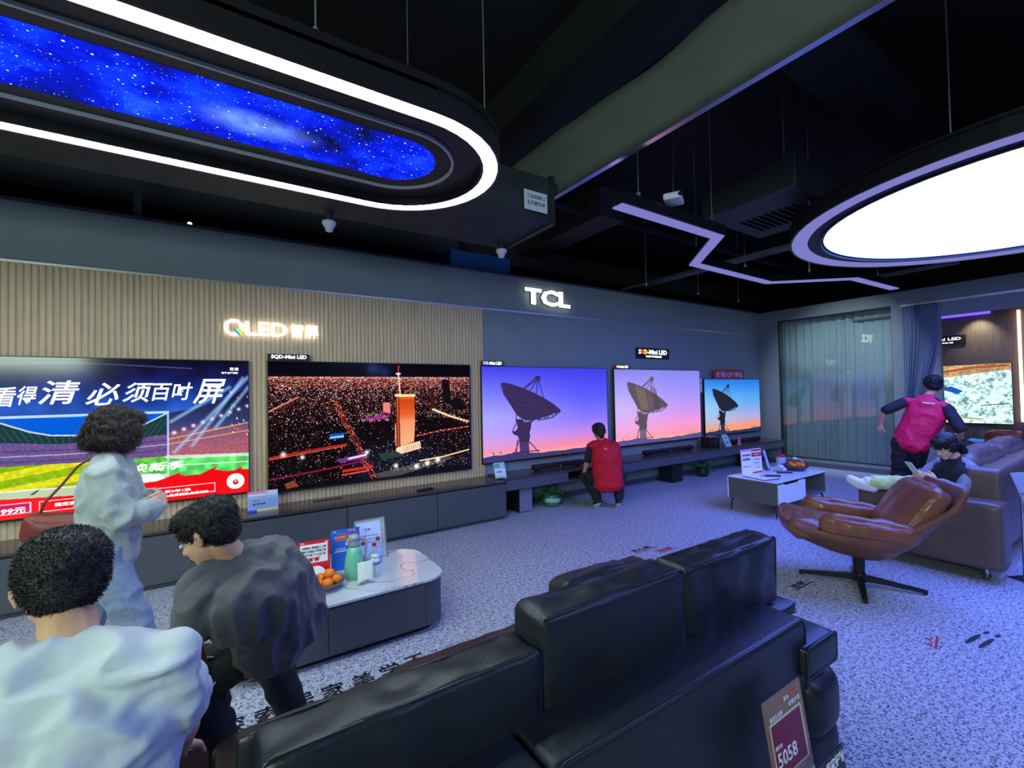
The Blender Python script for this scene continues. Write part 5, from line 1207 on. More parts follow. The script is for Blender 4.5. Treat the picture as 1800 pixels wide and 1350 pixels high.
for k in range(4):
    a = R(113.8 + 90 * k) - math.atan2(.565, .825)
    d = Vector((math.cos(a), math.sin(a), 0)); q = Vector((-d.y, d.x, 0)); r_ = .415
    b = MB(); bm = bmesh.new()
    V = [bm.verts.new(p) for p in (d * .03 + q * .026 + Vector((0, 0, .035)), d * .03 - q * .026 + Vector((0, 0, .035)), d * r_ - q * .016 + Vector((0, 0, .012)), d * r_ + q * .016 + Vector((0, 0, .012)), d * .03 + q * .026 + Vector((0, 0, .075)), d * .03 - q * .026 + Vector((0, 0, .075)), d * r_ - q * .016 + Vector((0, 0, .032)), d * r_ + q * .016 + Vector((0, 0, .032)))]
    for f in ((0, 1, 2, 3), (7, 6, 5, 4), (0, 4, 5, 1), (1, 5, 6, 2), (2, 6, 7, 3), (3, 7, 4, 0)): bm.faces.new([V[i] for i in f])
    bmesh.ops.recalc_face_normals(bm, faces=bm.faces)
    b._add(bm); b.cyl(d * (r_ - .015), d * (r_ - .015) + Vector((0, 0, .014)), .014, seg=12); b.build('leg', BLACKPL, sc)
# acrylic sign stand at the right picture edge
ss = thing('sign_stand', 'clear acrylic floor sign stand at the right picture edge', 'sign stand', (5.47, .80, 0))
b = MB(); b.cyl((-.03, .0, 0), (-.03, .0, .72), .010, seg=10); b.cyl((.22, -.12, 0), (.22, -.12, .72), .010, seg=10); b.box((.1, -.06, .006), (.34, .2, .012), .004, 1, rot=(0, 0, -.45)); b.build('pole', MATS['chrome'], ss, True, 40)
b = MB(); b.box((.09, -.06, .70), (.30, .010, .36), .01, 2, rot=(-.35, 0, -.45)); b.build('board', mat('frosted_acrylic', rgb(190, 200, 225), .15, alpha=.4), ss)
b = MB(); b.box((.1, -.075, .62), (.24, .006, .14), .004, 1, rot=(-.35, 0, -.45)); b.build('sheet', PALEB, ss)

# ------------------------------------------------------------------ people
SKIN = mat('skin', rgb(205, 160, 125), .5, var=.06, scale=20); SKIN2 = mat('skin_light', rgb(222, 180, 152), .5, var=.06, scale=20)
HAIR = mat('black_hair', (.010, .009, .009), .45, var=.4, scale=30, bump=.5, bscale=150); HAIR2 = mat('dark_brown_hair', (.022, .014, .011), .5, var=.4, scale=30, bump=.5, bscale=150)
V = Vector
def catmull(P, n):
    out = []
    for i in range(len(P) - 1):
        p0, p1, p2, p3 = P[max(i - 1, 0)], P[i], P[i + 1], P[min(i + 2, len(P) - 1)]
        for k in range(n):
            t = k / n
            out.append([.5 * ((2 * b) + (-a + c) * t + (2 * a - 5 * b + 4 * c - d) * t * t + (-a + 3 * b - 3 * c + d) * t ** 3) for a, b, c, d in zip(p0, p1, p2, p3)])
    out.append(list(P[-1])); return out
def loft(b, rings, side, n=4, seg=24, sq=1.0):
    """rings: (centre, half width along side, half depth); smooth closed tube with rounded ends"""
    Q = catmull([(*r[0], r[1], r[2]) for r in rings], n)
    bm = bmesh.new(); R_ = []
    side = V(side)
    N = len(Q)
    for i, q in enumerate(Q):
        c = V(q[:3]); t = V(Q[min(i + 1, N - 1)][:3]) - V(Q[max(i - 1, 0)][:3])
        if t.length < 1e-6: t = V((0, 0, 1))
        t.normalize(); s = (side - t * side.dot(t)).normalized(); f = t.cross(s)
        add = [(c, 1.0)]
        if i == 0: add = [(c - t * q[4] * .55, .35), (c - t * q[4] * .35, .75)] + add
        if i == N - 1: add = add + [(c + t * q[4] * .35, .75), (c + t * q[4] * .55, .35)]
        for cc, k_ in add:
            ring = []
            for k in range(seg):
                a = 2 * math.pi * k / seg; ca, sa = math.cos(a), math.sin(a)
                ca = math.copysign(abs(ca) ** sq, ca); sa = math.copysign(abs(sa) ** sq, sa)
                ring.append(bm.verts.new(cc + s * q[3] * k_ * ca + f * q[4] * k_ * sa))
            R_.append(ring)
    for A, B in zip(R_, R_[1:]):
        for k in range(seg): bm.faces.new((A[k], A[(k + 1) % seg], B[(k + 1) % seg], B[k]))
    bm.faces.new(list(reversed(R_[0]))); bm.faces.new(R_[-1])
    bmesh.ops.recalc_face_normals(bm, faces=bm.faces)
    b._add(bm)
def limb(b, pts, rad, n=3):
    """rounded tapering limb through the joints"""
    Q = [(V(p), r) for p, r in zip(pts, rad)]
    for (p, r), (q, s) in zip(Q, Q[1:]):
        if (p - q).length > 1e-4: b.cyl(p, q, r, s, 14)
    for p, r in Q: b.ball(p, r, 2)
def skinned(b, name, m, parent, voxel=.008, smooth=4, amp=0.0, freq=9.0, amp2=0.0, freq2=30.0, seed=0.0, stretch=(1, 1, 1), post=None):
    me = bpy.data.meshes.new('t'); b.bm.to_mesh(me); b.bm.free()
    o = bpy.data.objects.new('t', me); col.objects.link(o)
    r = o.modifiers.new('r', 'REMESH'); r.mode = 'VOXEL'; r.voxel_size = voxel; r.use_smooth_shade = True
    if smooth:
        s = o.modifiers.new('s', 'SMOOTH'); s.factor = .6; s.iterations = smooth
    me2 = mesh_from(o); bpy.data.objects.remove(o); bpy.data.meshes.remove(me)
    if amp or amp2 or post:
        n = len(me2.vertices); co = np.empty(n * 3); me2.vertices.foreach_get('co', co); co = co.reshape(-1, 3)
        no = np.array([v.normal[:] for v in me2.vertices])
        out = co.copy()
        for i in range(n):
            p = co[i]; q = (p[0] * freq * stretch[0] + seed, p[1] * freq * stretch[1], p[2] * freq * stretch[2])
            d = 0.0
            if amp:
                w = noise.noise(q); d += amp * (1 - 2 * abs(w) * 1.6)
            if amp2: d += amp2 * noise.noise((p[0] * freq2 * stretch[0], p[1] * freq2 * stretch[1] + seed, p[2] * freq2 * stretch[2]))
            out[i] = p + no[i] * d
            if post: out[i] = post(out[i])
        me2.vertices.foreach_set('co', out.reshape(-1))
    me2.name = name
    me2.polygons.foreach_set('use_smooth', [True] * len(me2.polygons))
    me2.materials.clear(); me2.materials.append(m)
    me2.update()
    return link(name, me2, parent)
def strands(hair, count, length, drop=.5, seed=1, wid=.0011, out=.6):
    """many fine tapering hairs rooted on the hair mass, joined into its mesh"""
    me = hair.data; rnd = random.Random(seed); n = len(me.vertices)
    bm = bmesh.new(); bm.from_mesh(me); bm.verts.ensure_lookup_table()
    roots = [(bm.verts[i].co.copy(), bm.verts[i].normal.copy()) for i in (rnd.randrange(n) for _ in range(count))]
    for p, nn in roots:
        d = (nn * out + V((rnd.uniform(-1, 1), rnd.uniform(-1, 1), rnd.uniform(-1, 1) - drop)) * .6).normalized()
        L_ = length * rnd.uniform(.5, 1.2); s = d.orthogonal().normalized() * wid
        mid = p + d * L_ * .55; tip = p + d * L_ * .9 + V((0, 0, -drop)) * L_ * .3
        a, b_, c, e = bm.verts.new(p + s), bm.verts.new(p - s), bm.verts.new(mid - s * .7), bm.verts.new(mid + s * .7)
        f = bm.verts.new(tip)
        bm.faces.new((a, b_, c, e)); bm.faces.new((e, c, f))
    bm.to_mesh(me); bm.free()
def basis(face, up=(0, 0, 1)):
    f = V(face).normalized(); r = f.cross(V(up)).normalized(); u = r.cross(f)
    return Matrix((r, f, u)).transposed()      # columns: right, forward, up
def head_parts(b, H, B, s=1.0):
    """skull, jaw, nose, ears, brow; H = head centre, B = head axes"""
    M4 = B.to_4x4(); w = lambda x, y, z: V(H) + B @ V((x, y, z)) * s
    b.ball(w(0, -.014, .030), (.073 * s, .092 * s, .083 * s), 3, M4)
    b.ball(w(0, .022, -.035), (.062 * s, .064 * s, .074 * s), 3, M4)
    b.ball(w(0, .050, -.092), (.030 * s, .030 * s, .024 * s), 2, M4)
    b.ball(w(0, .058, .012), (.050 * s, .022 * s, .014 * s), 2, M4)
    for sx in (-1, 1):
        b.ball(w(sx * .074, -.006, -.012), (.008 * s, .019 * s, .031 * s), 2, M4)
        b.ball(w(sx * .081, -.014, -.004), (.006 * s, .012 * s, .022 * s), 2, M4)
        b.ball(w(sx * .036, .055, -.034), (.022 * s, .020 * s, .020 * s), 2, M4)
    b.cyl(w(0, .078, .004), w(0, .098, -.034), .007 * s, .011 * s, 10); b.ball(w(0, .098, -.034), .012 * s, 2)
    b.ball(w(-.010, .090, -.038), .008 * s, 2); b.ball(w(.010, .090, -.038), .008 * s, 2)
    b.ball(w(0, .081, -.061), (.022 * s, .008 * s, .005 * s), 2, M4); b.ball(w(0, .080, -.069), (.019 * s, .009 * s, .006 * s), 2, M4)
EYEW = mat('eye_white', (.6, .6, .6), .2); IRIS = mat('dark_iris', (.012, .008, .006), .1); LIP = mat('lip', rgb(170, 95, 88), .45)
def face_details(root, H, B, s=1.0, closed=False, lip=True):
    M4 = B.to_4x4(); w = lambda x, y, z: V(H) + B @ V((x, y, z)) * s
    for sx in (-1, 1):
        b = MB(); b.ball(w(sx * .031, .0735, -.004), (.012 * s, .008 * s, .007 * s if not closed else .003 * s), 2, M4); e = b.build('eye', EYEW if not closed else HAIR, root, True)
        if not closed:
            b = MB(); b.ball(w(sx * .031, .0795, -.005), (.0055 * s, .003 * s, .0055 * s), 2, M4); b.build('iris', IRIS, e, True)
        b = MB(); b.tube([w(sx * .015, .079, .014), w(sx * .031, .0785, .019), w(sx * .047, .069, .014)], [.0028 * s, .0034 * s, .002 * s], 6); b.build('eyebrow', HAIR, root, True)
    if lip:
        b = MB(); b.ball(w(0, .0865, -.0625), (.020 * s, .004 * s, .0036 * s), 2, M4); b.ball(w(0, .0865, -.069), (.016 * s, .004 * s, .0042 * s), 2, M4); b.build('mouth', LIP, root, True)
def hand(b, W, d, palm, curl=.5, side=1, s=1.0, spread=.0225):
    """W wrist, d pointing direction, palm = normal out of the palm; side = +1 puts the thumb towards d x palm"""
    d = V(d).normalized(); n = (V(palm) - d * V(palm).dot(d)).normalized(); x = d.cross(n) * side
    W = V(W); M4 = Matrix((x, d, n)).transposed().to_4x4()
    b.ball(W + d * .050 * s, (.040 * s, .050 * s, .015 * s), 3, M4); b.ball(W + d * .015 * s, (.028 * s, .03 * s, .018 * s), 2, M4)
    b.ball(W + d * .075 * s, (.042 * s, .018 * s, .012 * s), 2, M4)
    for k, (off, L_) in enumerate(((1.5, .072), (.5, .080), (-.5, .075), (-1.5, .060))):
        p = W + d * (.082 - .004 * abs(off)) * s + x * off * spread * s; c = curl * (1 + .12 * k)
        dd = d.copy(); pts = [p - d * .02 * s, p]; rr = [.0085 * s, .0088 * s]
        for j, fr in enumerate((.42, .32, .26)):
            a = c * (.7, 1.0, .8)[j]
            dd = (dd * math.cos(a) + n * math.sin(a)).normalized(); ax = x
            pts.append(pts[-1] + dd * L_ * fr * s); rr.append((.0082, .0076, .0066)[j] * s)
            n_ = n
            d2 = dd
        limb(b, pts, rr)
    p = W + d * .022 * s + x * .026 * s
    t1 = (d * .55 + x * .75 + n * .3).normalized(); t2 = (d * .8 + x * .35 + n * .5 * (1 + curl * .3)).normalized()
    limb(b, [p, p + t1 * .034 * s, p + t1 * .034 * s + t2 * .028 * s, p + t1 * .034 * s + t2 * .05 * s], [.014 * s, .0105 * s, .0095 * s, .0078 * s])
def midp(a, b_, t=.5): return V(a).lerp(V(b_), t)
def body(root, J, m=SKIN, s=1.0, voxel=.0055):
    b = MB(); B = J['B']; H = J['head']; side = (V(J['shR']) - V(J['shL'])).normalized()
    head_parts(b, H, B, s * J.get('hs', 1.0))
    up = (V(J['neck']) - V(J['chest'])).normalized()
    hb = V(H) + B @ V((0, -.025, -.06)) * s
    limb(b, [hb, V(J['neck'])], [.046 * s, .050 * s])
    hips = midp(J['hipL'], J['hipR']); hs = (V(J['hipR']) - V(J['hipL'])).normalized(); ms = (side + hs).normalized()
    loft(b, [(hips, .12 * s, .08 * s), (midp(hips, J['chest'], .45), .105 * s, .07 * s), (J['chest'], .12 * s, .075 * s), (midp(J['chest'], J['neck'], .7), .09 * s, .055 * s), (J['neck'], .050 * s, .048 * s)], ms)
    for q, sg in (('L', -1), ('R', 1)):
        limb(b, [J['sh' + q], J['el' + q], J['wr' + q]], [.036 * s, .036 * s, .026 * s])
        limb(b, [midp(J['chest'], J['neck'], .8), J['sh' + q]], [.045 * s, .036 * s])
        hp = J.get('hand' + q)
        if hp: hand(b, J['wr' + q], hp[0], hp[1], hp[2], hp[3], s)
        limb(b, [J['hip' + q], J['kn' + q], J['an' + q]], [.070 * s, .050 * s, .036 * s])
        limb(b, [midp(J['kn' + q], J['an' + q], .3)], [.048 * s])
        ft = V(J['ft' + q]); a = V(J['an' + q]); hl = a - (ft - a).normalized() * .05 + V((0, 0, -.03))
        limb(b, [hl, a.lerp(ft, .5) + V((0, 0, -.01)), ft], [.032 * s, .034 * s, .026 * s])
    return skinned(b, 'body', m, root, voxel, 3)
def tops(root, J, m, name='shirt', r=1.0, sleeve=.5, hem=.0, loose=.02, amp=.012, freq=7, voxel=.009, back=None, sleeve_r=None, front=0.0, s=1.0, seed=0.0, amp2=.004, neck_r=.066, stretch=(1, 1, 1), extra=None, armhole=False):
    b = MB(); side = (V(J['shR']) - V(J['shL'])).normalized(); hips = midp(J['hipL'], J['hipR'])
    hs = (V(J['hipR']) - V(J['hipL'])).normalized(); ms = (side + hs).normalized()
    bot = hips + (hips - V(J['chest'])).normalized() * hem
    ch = V(J['chest'])
    if back: ch = ch + V(back)
    mid = midp(bot, ch, .5) + (V(back) * .6 if back else V((0, 0, 0)))
    L_ = loose
    loft(b, [(bot, (.150 + L_ * 1.2) * s, (.105 + L_ * 1.2) * s), (mid, (.148 + L_ * 1.1) * s, (.102 + L_ * 1.1) * s), (ch, (.165 + L_) * s, (.108 + L_) * s), (midp(ch, J['neck'], .55), (.155 + L_ * .8) * s, (.09 + L_ * .6) * s), (midp(ch, J['neck'], .93), (neck_r + .008) * s, neck_r * s)], ms, 5, 28)
    for q in 'LR':
        sh = V(J['sh' + q]); sr = sleeve_r or (.066, .070)
        if armhole:
            limb(b, [midp(J['chest'], J['neck'], .8), sh], [.07 * s, .060 * s]); continue
        limb(b, [midp(J['chest'], J['neck'], .8), sh], [.072 * s, (sr[0]) * s])
        if sleeve <= 1: limb(b, [sh, sh.lerp(V(J['el' + q]), sleeve)], [sr[0] * s, sr[1] * s])
        else: limb(b, [sh, V(J['el' + q]), V(J['el' + q]).lerp(V(J['wr' + q]), sleeve - 1)], [sr[0] * s, (sr[0] + sr[1]) / 2 * s, sr[1] * s])
    if extra: extra(b)
    return skinned(b, name, m, root, voxel, 6, amp, freq, amp2, 26, seed, stretch)
def sleeves(root, J, m, f=.5, r=.062, s=1.0):
    for q in 'LR':
        b = MB(); sh = V(J['sh' + q]); limb(b, [sh, sh.lerp(V(J['el' + q]), f)], [r * s, r * .98 * s]); skinned(b, 'sleeve', m, root, .008, 4, .006, 10)
def pants(root, J, m, r=(.105, .082, .068), hem=.92, s=1.0, amp=.008, waist=.06, voxel=.009, name='trousers', seed=3.0):
    b = MB(); hs = (V(J['hipR']) - V(J['hipL'])).normalized(); hips = midp(J['hipL'], J['hipR']); up = (V(J['chest']) - hips).normalized()
    g_ = .78 if 'nr' in J else 1.0
    loft(b, [(hips - up * .03, .150 * s * g_, .125 * s * g_), (hips + up * waist, .145 * s * g_, .11 * s * g_)], hs, 3)
    for q in 'LR':
        kn, an = V(J['kn' + q]), V(J['an' + q])
        limb(b, [J['hip' + q], kn, kn.lerp(an, hem)], [r[0] * s, r[1] * s, r[2] * s])
        if 'rump' in J: b.ball(V(J['hip' + q]) + V(J['rump']), .115 * s, 2)
    return skinned(b, name, m, root, voxel, 5, amp, 9, .003, 30, seed)
def shoes(root, J, m, sole, s=1.0):
    for q in 'LR':
        a = V(J['an' + q]); ft = V(J['ft' + q]); d = (ft - a); d = V((d.x, d.y, d.z)).normalized(); heel = a - d * .05
        low = V((0, 0, -.045))
        b = MB(); limb(b, [heel + low * .8, a.lerp(ft, .5) + low * .5, ft + low * .1], [.038, .042, .034]); limb(b, [a + V((0, 0, .01)), a + low * .5], [.045, .042]); sh = skinned(b, 'shoe', m, root, .006, 4)
        b = MB(); limb(b, [heel + low * 1.15, a.lerp(ft, .5) + low * 1.1, ft + low * .5], [.030, .036, .030]); skinned(b, 'sole', sole, sh, .006, 3)
def hairdo(root, H, B, blobs, m=HAIR, voxel=.007, amp=.006, freq=40, s=1.0, n=0, length=.03, drop=.4, seed=1, name='hair', wid=.0011, out=.6):
    b = MB(); M4 = B.to_4x4()
    for (x, y, z, rx, ry, rz) in blobs: b.ball(V(H) + B @ V((x, y, z)) * s, (rx * s, ry * s, rz * s), 3, M4)
    o = skinned(b, name, m, root, voxel, 3, amp, freq, amp * .7, freq * 2.2, seed)
    if n: strands(o, n, length, drop, seed, wid, out)
    return o
def person(label, loc):
    return thing('person', label, 'person', loc)
def rel(J, O):
    """joints are given in room coordinates; store them relative to the figure's base"""
    out = {}
    for k, v in J.items():
        if k in ('B', 'rump', 'hs', 'nr') or k.startswith('hand'): out[k] = v
        else: out[k] = V(v) - V(O)
    return out
CREW = [(0, -.018, .040, .083, .101, .083), (0, -.055, .0, .078, .062, .075), (0, .02, .075, .07, .07, .045), (.06, -.02, .02, .026, .05, .05), (-.06, -.02, .02, .026, .05, .05)]

# --- man in white T-shirt, left foreground
O = (-.25, 1.30, 0)
J = rel(dict(hs=.95, head=(-.280, 1.385, 1.210), neck=(-.245, 1.275, 1.09), chest=(-.245, 1.235, .92), shL=(-.415, 1.275, 1.06), shR=(-.095, 1.195, 1.055), elL=(-.47, 1.40, .86), elR=(-.065, 1.28, .865), wrL=(-.38, 1.62, .72), wrR=(-.085, 1.50, .68),
             hipL=(-.35, 1.36, .54), hipR=(-.17, 1.34, .54), knL=(-.42, 1.80, .53), knR=(-.20, 1.82, .53), anL=(-.42, 1.94, .10), anR=(-.2, 1.98, .10), ftL=(-.42, 2.09, .045), ftR=(-.19, 2.12, .045)), O)
J['B'] = basis((-.28, .95, -.18)); J['handL'] = ((.4, .8, -.3), (0, 0, -1), .35, 1); J['handR'] = ((-.2, .9, -.5), (0, 0, -1), .35, -1)
p = person('man in white T-shirt with short black hair, sitting with his back to us', O)
body(p, J); face_details(p, J['head'], J['B'])
tops(p, J, mat('white_tshirt', rgb(190, 200, 205), .8, bump=.1, bscale=120, sheen=.1), 'tshirt', sleeve=.62, hem=.02, loose=.020, amp=.013, freq=9, sleeve_r=(.062, .062), seed=2.2, voxel=.007, amp2=.006, stretch=(1, 1, 1.6))
pants(p, J, mat('black_trousers', (.012, .012, .014), .8))
shoes(p, J, mat('black_shoe', (.015, .015, .018), .5), WHITEPL)
hairdo(p, J['head'], J['B'], CREW + [(0, -.03, .045, .086, .1, .080)], n=14000, length=.008, drop=.3, amp=.003, seed=3, out=.35, s=.90, wid=.0008)

# --- stooping man in grey T-shirt
O = (.08, 2.05, 0)
J = rel(dict(hs=.95, head=(-.025, 1.955, 1.125), neck=(.06, 1.945, 1.02), chest=(.135, 1.96, .87), shL=(-.045, 1.905, .955), shR=(.195, 2.06, .975), elL=(-.075, 1.89, .77), elR=(.22, 2.24, .83), wrL=(-.05, 2.0, .66), wrR=(.08, 2.36, .68),
             hipL=(.17, 1.98, .69), hipR=(.27, 2.10, .68), knL=(-.06, 2.10, .55), knR=(.19, 2.42, .52), anL=(.03, 2.20, .10), anR=(.30, 2.38, .10), ftL=(-.08, 2.29, .045), ftR=(.19, 2.50, .045)), O)
J['B'] = basis((-.80, .42, -.42)); J['handL'] = ((-.1, .6, -.7), (0, .3, -1), .5, 1); J['handR'] = ((-.4, .6, -.5), (-.3, 0, -1), .4, -1); J['nr'] = 1
p = person('man in charcoal grey T-shirt and black trousers, stooping beside the near coffee table', O)
body(p, J); face_details(p, J['head'], J['B'])
tops(p, J, mat('charcoal_tshirt', rgb(86, 88, 92), .85, bump=.1, bscale=120, sheen=.15), 'tshirt', sleeve=.62, hem=.02, loose=.034, amp=.014, freq=8, sleeve_r=(.060, .064), back=(.0, -.005, .02), seed=6.1, voxel=.008, amp2=.007, stretch=(1.4, 1.4, .8))
o = pants(p, J, mat('black_trousers', (.012, .012, .014), .8), r=(.100, .084, .068), waist=-.02)
shoes(p, J, MATS['black_shoe'], WHITEPL)
hairdo(p, J['head'], J['B'], CREW + [(0, -.04, .05, .086, .092, .078), (0, .05, .075, .06, .05, .035)], n=12000, length=.012, drop=.5, amp=.004, seed=5, out=.3, s=.92, wid=.0009)
st = thing('string_bag', 'black drawstring bag with white cord on the stooping man\'s knee', 'bag', (-.08, 2.04, .635))
b = MB(); b.ball((.01, .01, -.005), (.085, .09, .05), 3); b.ball((.0, -.07, -.04), (.06, .03, .06), 2); skinned(b, 'bag_body', mat('black_nylon', (.02, .02, .024), .6), st, .006, 3, .01, 14)
b = MB(); b.tube([(-.085, -.02, .01), (-.07, -.06, .04), (-.02, -.085, .045), (.03, -.07, .05), (.07, -.06, .035), (.095, -.03, .0), (.09, -.06, -.045), (.06, -.09, -.06), (.0, -.105, -.07), (-.05, -.10, -.055), (-.085, -.06, -.05)], .003, 6); b.tube([(-.04, -.075, .045), (-.03, -.105, .0), (.0, -.11, -.068)], .003, 6); b.build('cord', PAPER, st, True)

# --- standing woman in pale grey jacket
O = (-.43, 3.05, 0)
J = rel(dict(head=(-.415, 3.04, 1.455), neck=(-.44, 3.04, 1.325), chest=(-.445, 3.05, 1.15), shL=(-.455, 3.20, 1.265), shR=(-.445, 2.895, 1.265), elL=(-.36, 3.24, 1.04), elR=(-.385, 2.86, 1.04), wrL=(-.25, 3.06, 1.08), wrR=(-.235, 3.0, 1.05),
             hipL=(-.45, 3.14, .84), hipR=(-.45, 2.97, .84), knL=(-.55, 3.14, .47), knR=(-.34, 2.98, .47), anL=(-.76, 3.20, .10), anR=(-.27, 2.98, .10), ftL=(-.63, 3.24, .04), ftR=(-.14, 3.03, .04)), O)
J['B'] = basis((.72, .68, -.10)); J['handL'] = ((.1, -1, .1), (-.9, 0, -.2), .5, -1); J['handR'] = ((.1, 1, .15), (-.9, 0, -.2), .5, 1)
p = person('woman with dark bob hair and pale grey jacket standing before the stadium television', O)
body(p, J, SKIN2, .95); face_details(p, J['head'], J['B'], .95)
tops(p, J, mat('pale_grey_jacket', rgb(158, 168, 164), .85, var=.06, scale=60, bump=.15, bscale=160, sheen=.2), 'jacket', sleeve=1.72, hem=.02, loose=.022, amp=.010, freq=11, sleeve_r=(.070, .058), seed=1.4, s=.95, amp2=.005)
pants(p, J, mat('pale_denim', rgb(132, 148, 175), .85, var=.12, scale=50), r=(.096, .074, .074), hem=.97, s=.95, waist=.10, name='jeans')
shoes(p, J, WHITEPL, WHITEPL)
hairdo(p, J['head'], J['B'], [(0, -.02, .045, .092, .105, .085), (0, -.06, -.01, .105, .075, .085), (.075, -.01, -.02, .045, .065, .085), (-.075, -.01, -.02, .045, .065, .085), (0, -.08, -.05, .115, .055, .05), (.03, .05, .07, .06, .045, .035)], HAIR2, n=12000, length=.03, drop=1.0, amp=.008, freq=26, seed=9, s=.96, out=.22, wid=.0009)
sb_ = thing('shoulder_bag', 'brown leather shoulder bag on the standing woman\'s left hip', 'bag', (-.635, 3.10, .91))
b = MB(); cushion(b, .26, .10, .13, .3, .012, 12, 4, Matrix.Translation((0, 0, .065)) @ Matrix.Rotation(.15, 4, 'Y')); b.build('body', leather('rust_leather', rgb(120, 52, 40)), sb_, True)
b = MB(); b.tube([(-.09, .0, .10), (-.06, .0, .20), (.0, .01, .28), (.05, .04, .36), (.10, .07, .40), (.17, .10, .42)], .006, 8); b.build('strap', MATS['rust_leather'], sb_, True)

# --- crouching person in red vest
O = (4.52, 4.55, 0)
J = rel(dict(head=(4.465, 4.60, 1.045), neck=(4.505, 4.56, .925), chest=(4.525, 4.525, .72), shL=(4.37, 4.66, .845), shR=(4.64, 4.46, .845), elL=(4.31, 4.68, .62), elR=(4.74, 4.52, .62), wrL=(4.36, 4.80, .46), wrR=(4.70, 4.74, .52),
             hipL=(4.46, 4.56, .35), hipR=(4.60, 4.44, .35), knL=(4.40, 4.80, .42), knR=(4.84, 4.58, .42), anL=(4.42, 4.59, .11), anR=(4.64, 4.42, .11), ftL=(4.47, 4.71, .035), ftR=(4.73, 4.53, .035)), O)
J['B'] = basis((.35, .9, -.25)); J['handL'] = ((.15, .8, -.3), (.5, 0, -.8), .6, -1); J['handR'] = ((0, .9, .1), (0, 0, -1), .5, -1)
RED = mat('red_vest', rgb(205, 12, 45), .75, var=.05, scale=20, bump=.1, bscale=100); BLKSH = mat('black_shirt', (.014, .014, .018), .85)
p = person('person in red vest and black trousers crouching at the floating shelf', O)
body(p, J, SKIN, .95); face_details(p, J['head'], J['B'], .95)
tops(p, J, BLKSH, 'shirt', sleeve=.85, hem=-.05, loose=.008, amp=.004, sleeve_r=(.056, .055), s=.95)
tops(p, J, RED, 'vest', armhole=True, hem=.05, loose=.046, amp=.006, freq=6, s=1.02, seed=4, neck_r=.075)
lg = MB(); d = V((.62, .78, 0)).normalized(); r_ = V((.78, -.62, 0)); q = midp(J['chest'], J['neck'], .55) - d * .152
lg.ball(q + r_ * .0, (.012, .006, .008), 1); lg.box(q - V((0, 0, .014)), (.05, .012, .006), .001, 1, rot=(0, 0, math.atan2(r_.y, r_.x))); lg.build('logo_print', INKW, p)
pants(p, J, MATS['black_trousers'], r=(.118, .085, .064), s=1.0)
shoes(p, J, mat('black_shoe', (.015, .015, .018), .5), mat('pale_sole', rgb(205, 225, 215), .5))
hairdo(p, J['head'], J['B'], CREW + [(0, -.08, -.03, .05, .04, .05), (0, -.09, -.06, .035, .03, .05)], HAIR2, n=2500, length=.02, seed=6, s=.98)

# --- standing man in crimson vest at right
O = (7.52, 2.05, 0)
J = rel(dict(head=(7.64, 1.85, 1.60), neck=(7.59, 1.88, 1.465), chest=(7.55, 1.90, 1.225), shL=(7.51, 2.08, 1.395), shR=(7.55, 1.69, 1.30), elL=(7.38, 2.27, 1.275), elR=(7.46, 1.56, 1.05), wrL=(7.46, 2.34, 1.09), wrR=(7.63, 1.64, .90),
             hipL=(7.45, 2.12, .87), hipR=(7.47, 1.96, .87), knL=(7.47, 2.16, .48), knR=(7.60, 2.05, .48), anL=(7.39, 2.21, .10), anR=(7.55, 2.05, .10), ftL=(7.53, 2.26, .045), ftR=(7.70, 2.07, .045)), O)
J['B'] = basis((.80, .62, -.1)); J['handL'] = ((.1, .35, -.9), (.6, -.5, 0), .6, 1); J['handR'] = ((.8, .2, -.5), (0, 0, -1), .6, 1)
p = person('man in crimson vest over black shirt standing in front of the alcove television', O)
body(p, J); face_details(p, J['head'], J['B'])
CRIM = mat('crimson_vest', rgb(214, 10, 70), .7, var=.05, scale=20, bump=.1, bscale=100)
tops(p, J, BLKSH, 'shirt', sleeve=.9, hem=-.05, loose=.010, amp=.004, sleeve_r=(.064, .062))
tops(p, J, CRIM, 'vest', armhole=True, hem=.04, loose=.038, amp=.010, freq=6, seed=8, neck_r=.078)
q = midp(J['chest'], J['neck'], .60) + V((-.145, -.05, .01)); lg = MB(); lg.box(q, (.012, .12, .014), .001, 1, rot=(.1, 0, -.15)); lg.build('logo_print', INKW, p)
pants(p, J, MATS['black_trousers'], r=(.112, .086, .070))
shoes(p, J, MATS['black_shoe'], BLACKPL)
hairdo(p, J['head'], J['B'], CREW + [(0, -.03, .05, .09, .1, .08)], n=2500, length=.022, seed=7)

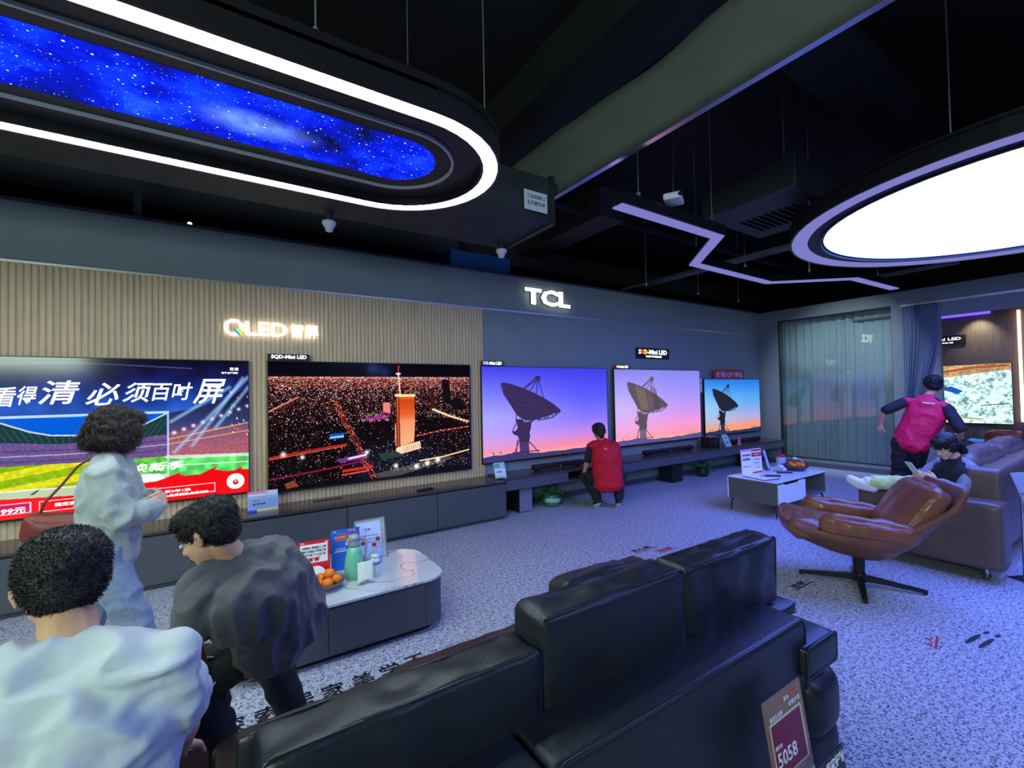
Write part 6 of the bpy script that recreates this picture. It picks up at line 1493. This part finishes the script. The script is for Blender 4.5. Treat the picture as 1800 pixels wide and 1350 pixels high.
# --- seated woman looking at a phone
O = (5.55, 1.25, 0)
J = rel(dict(head=(5.43, 1.245, 1.055), neck=(5.52, 1.20, .945), chest=(5.56, 1.19, .80), shL=(5.49, 1.10, .865), shR=(5.60, 1.34, .865), elL=(5.36, 1.14, .68), elR=(5.48, 1.46, .70), wrL=(5.22, 1.26, .77), wrR=(5.27, 1.40, .77),
             hipL=(5.62, 1.18, .555), hipR=(5.68, 1.34, .555), knL=(5.34, 1.45, .70), knR=(5.44, 1.60, .66), anL=(5.10, 1.72, .705), anR=(5.40, 1.92, .14), ftL=(5.02, 1.83, .74), ftR=(5.34, 2.04, .08)), O)
J['B'] = basis((-.78, .42, -.48)); J['handL'] = ((-.7, .55, .45), (.25, .75, 0), .7, -1); J['handR'] = ((-.8, .1, .45), (-.1, -1, 0), .7, 1)
p = person('woman with dark ponytail sitting on the taupe sofa looking at a phone', O)
body(p, J, SKIN2, .92); face_details(p, J['head'], J['B'], .95)
tops(p, J, mat('grey_lilac_top', rgb(130, 135, 158), .85, sheen=.2), 'blouse', sleeve=1.75, hem=.0, loose=.012, amp=.006, freq=12, sleeve_r=(.058, .046), s=.92)
tops(p, J, mat('navy_shawl', (.016, .018, .035), .85), 'shawl', armhole=True, hem=-.16, loose=.055, amp=.010, s=.92)
pants(p, J, mat('lime_skirt', rgb(200, 215, 140), .8), r=(.10, .078, .068), hem=.85, s=.92, name='trousers')
shoes(p, J, WHITEPL, WHITEPL)
hairdo(p, J['head'], J['B'], [(0, -.018, .042, .083, .103, .083), (0, -.055, .0, .080, .065, .075), (.07, -.005, .0, .02, .05, .055), (-.07, -.005, .0, .02, .05, .055), (0, .03, .07, .07, .06, .04), (0, -.12, -.06, .04, .04, .045), (0, -.14, -.12, .03, .035, .06)], n=2500, length=.018, drop=1.5, seed=8, s=.95, out=.1, amp=.004)
B_ = J['B']; gl = MB(); w_ = lambda x, y, z: V(J['head']) + B_ @ V((x, y, z)) * .95
for sx in (-1, 1):
    gl.tube([w_(sx * .031 + .021 * math.cos(k * .5236), .088, -.004 + .017 * math.sin(k * .5236)) for k in range(12)], .0014, 6, close=True)
    gl.tube([w_(sx * .052, .088, .0), w_(sx * .078, .05, .004), w_(sx * .08, -.01, .0)], .0014, 6)
gl.tube([w_(-.01, .09, 0), w_(.01, .09, 0)], .0014, 6); gl.build('glasses', mat('silver_wire', (.7, .7, .75), .2, .9), p, True)
ph = thing('phone', 'pale cased phone held by the seated woman', 'phone', (5.17, 1.40, .86))
rot_ = basis((.62, -.45, .55)).to_euler()
b = MB(); b.box((0, 0, 0), (.075, .009, .155), .006, 2, rot=tuple(rot_)); b.build('case', mat('pale_case', rgb(205, 215, 205), .3), ph)
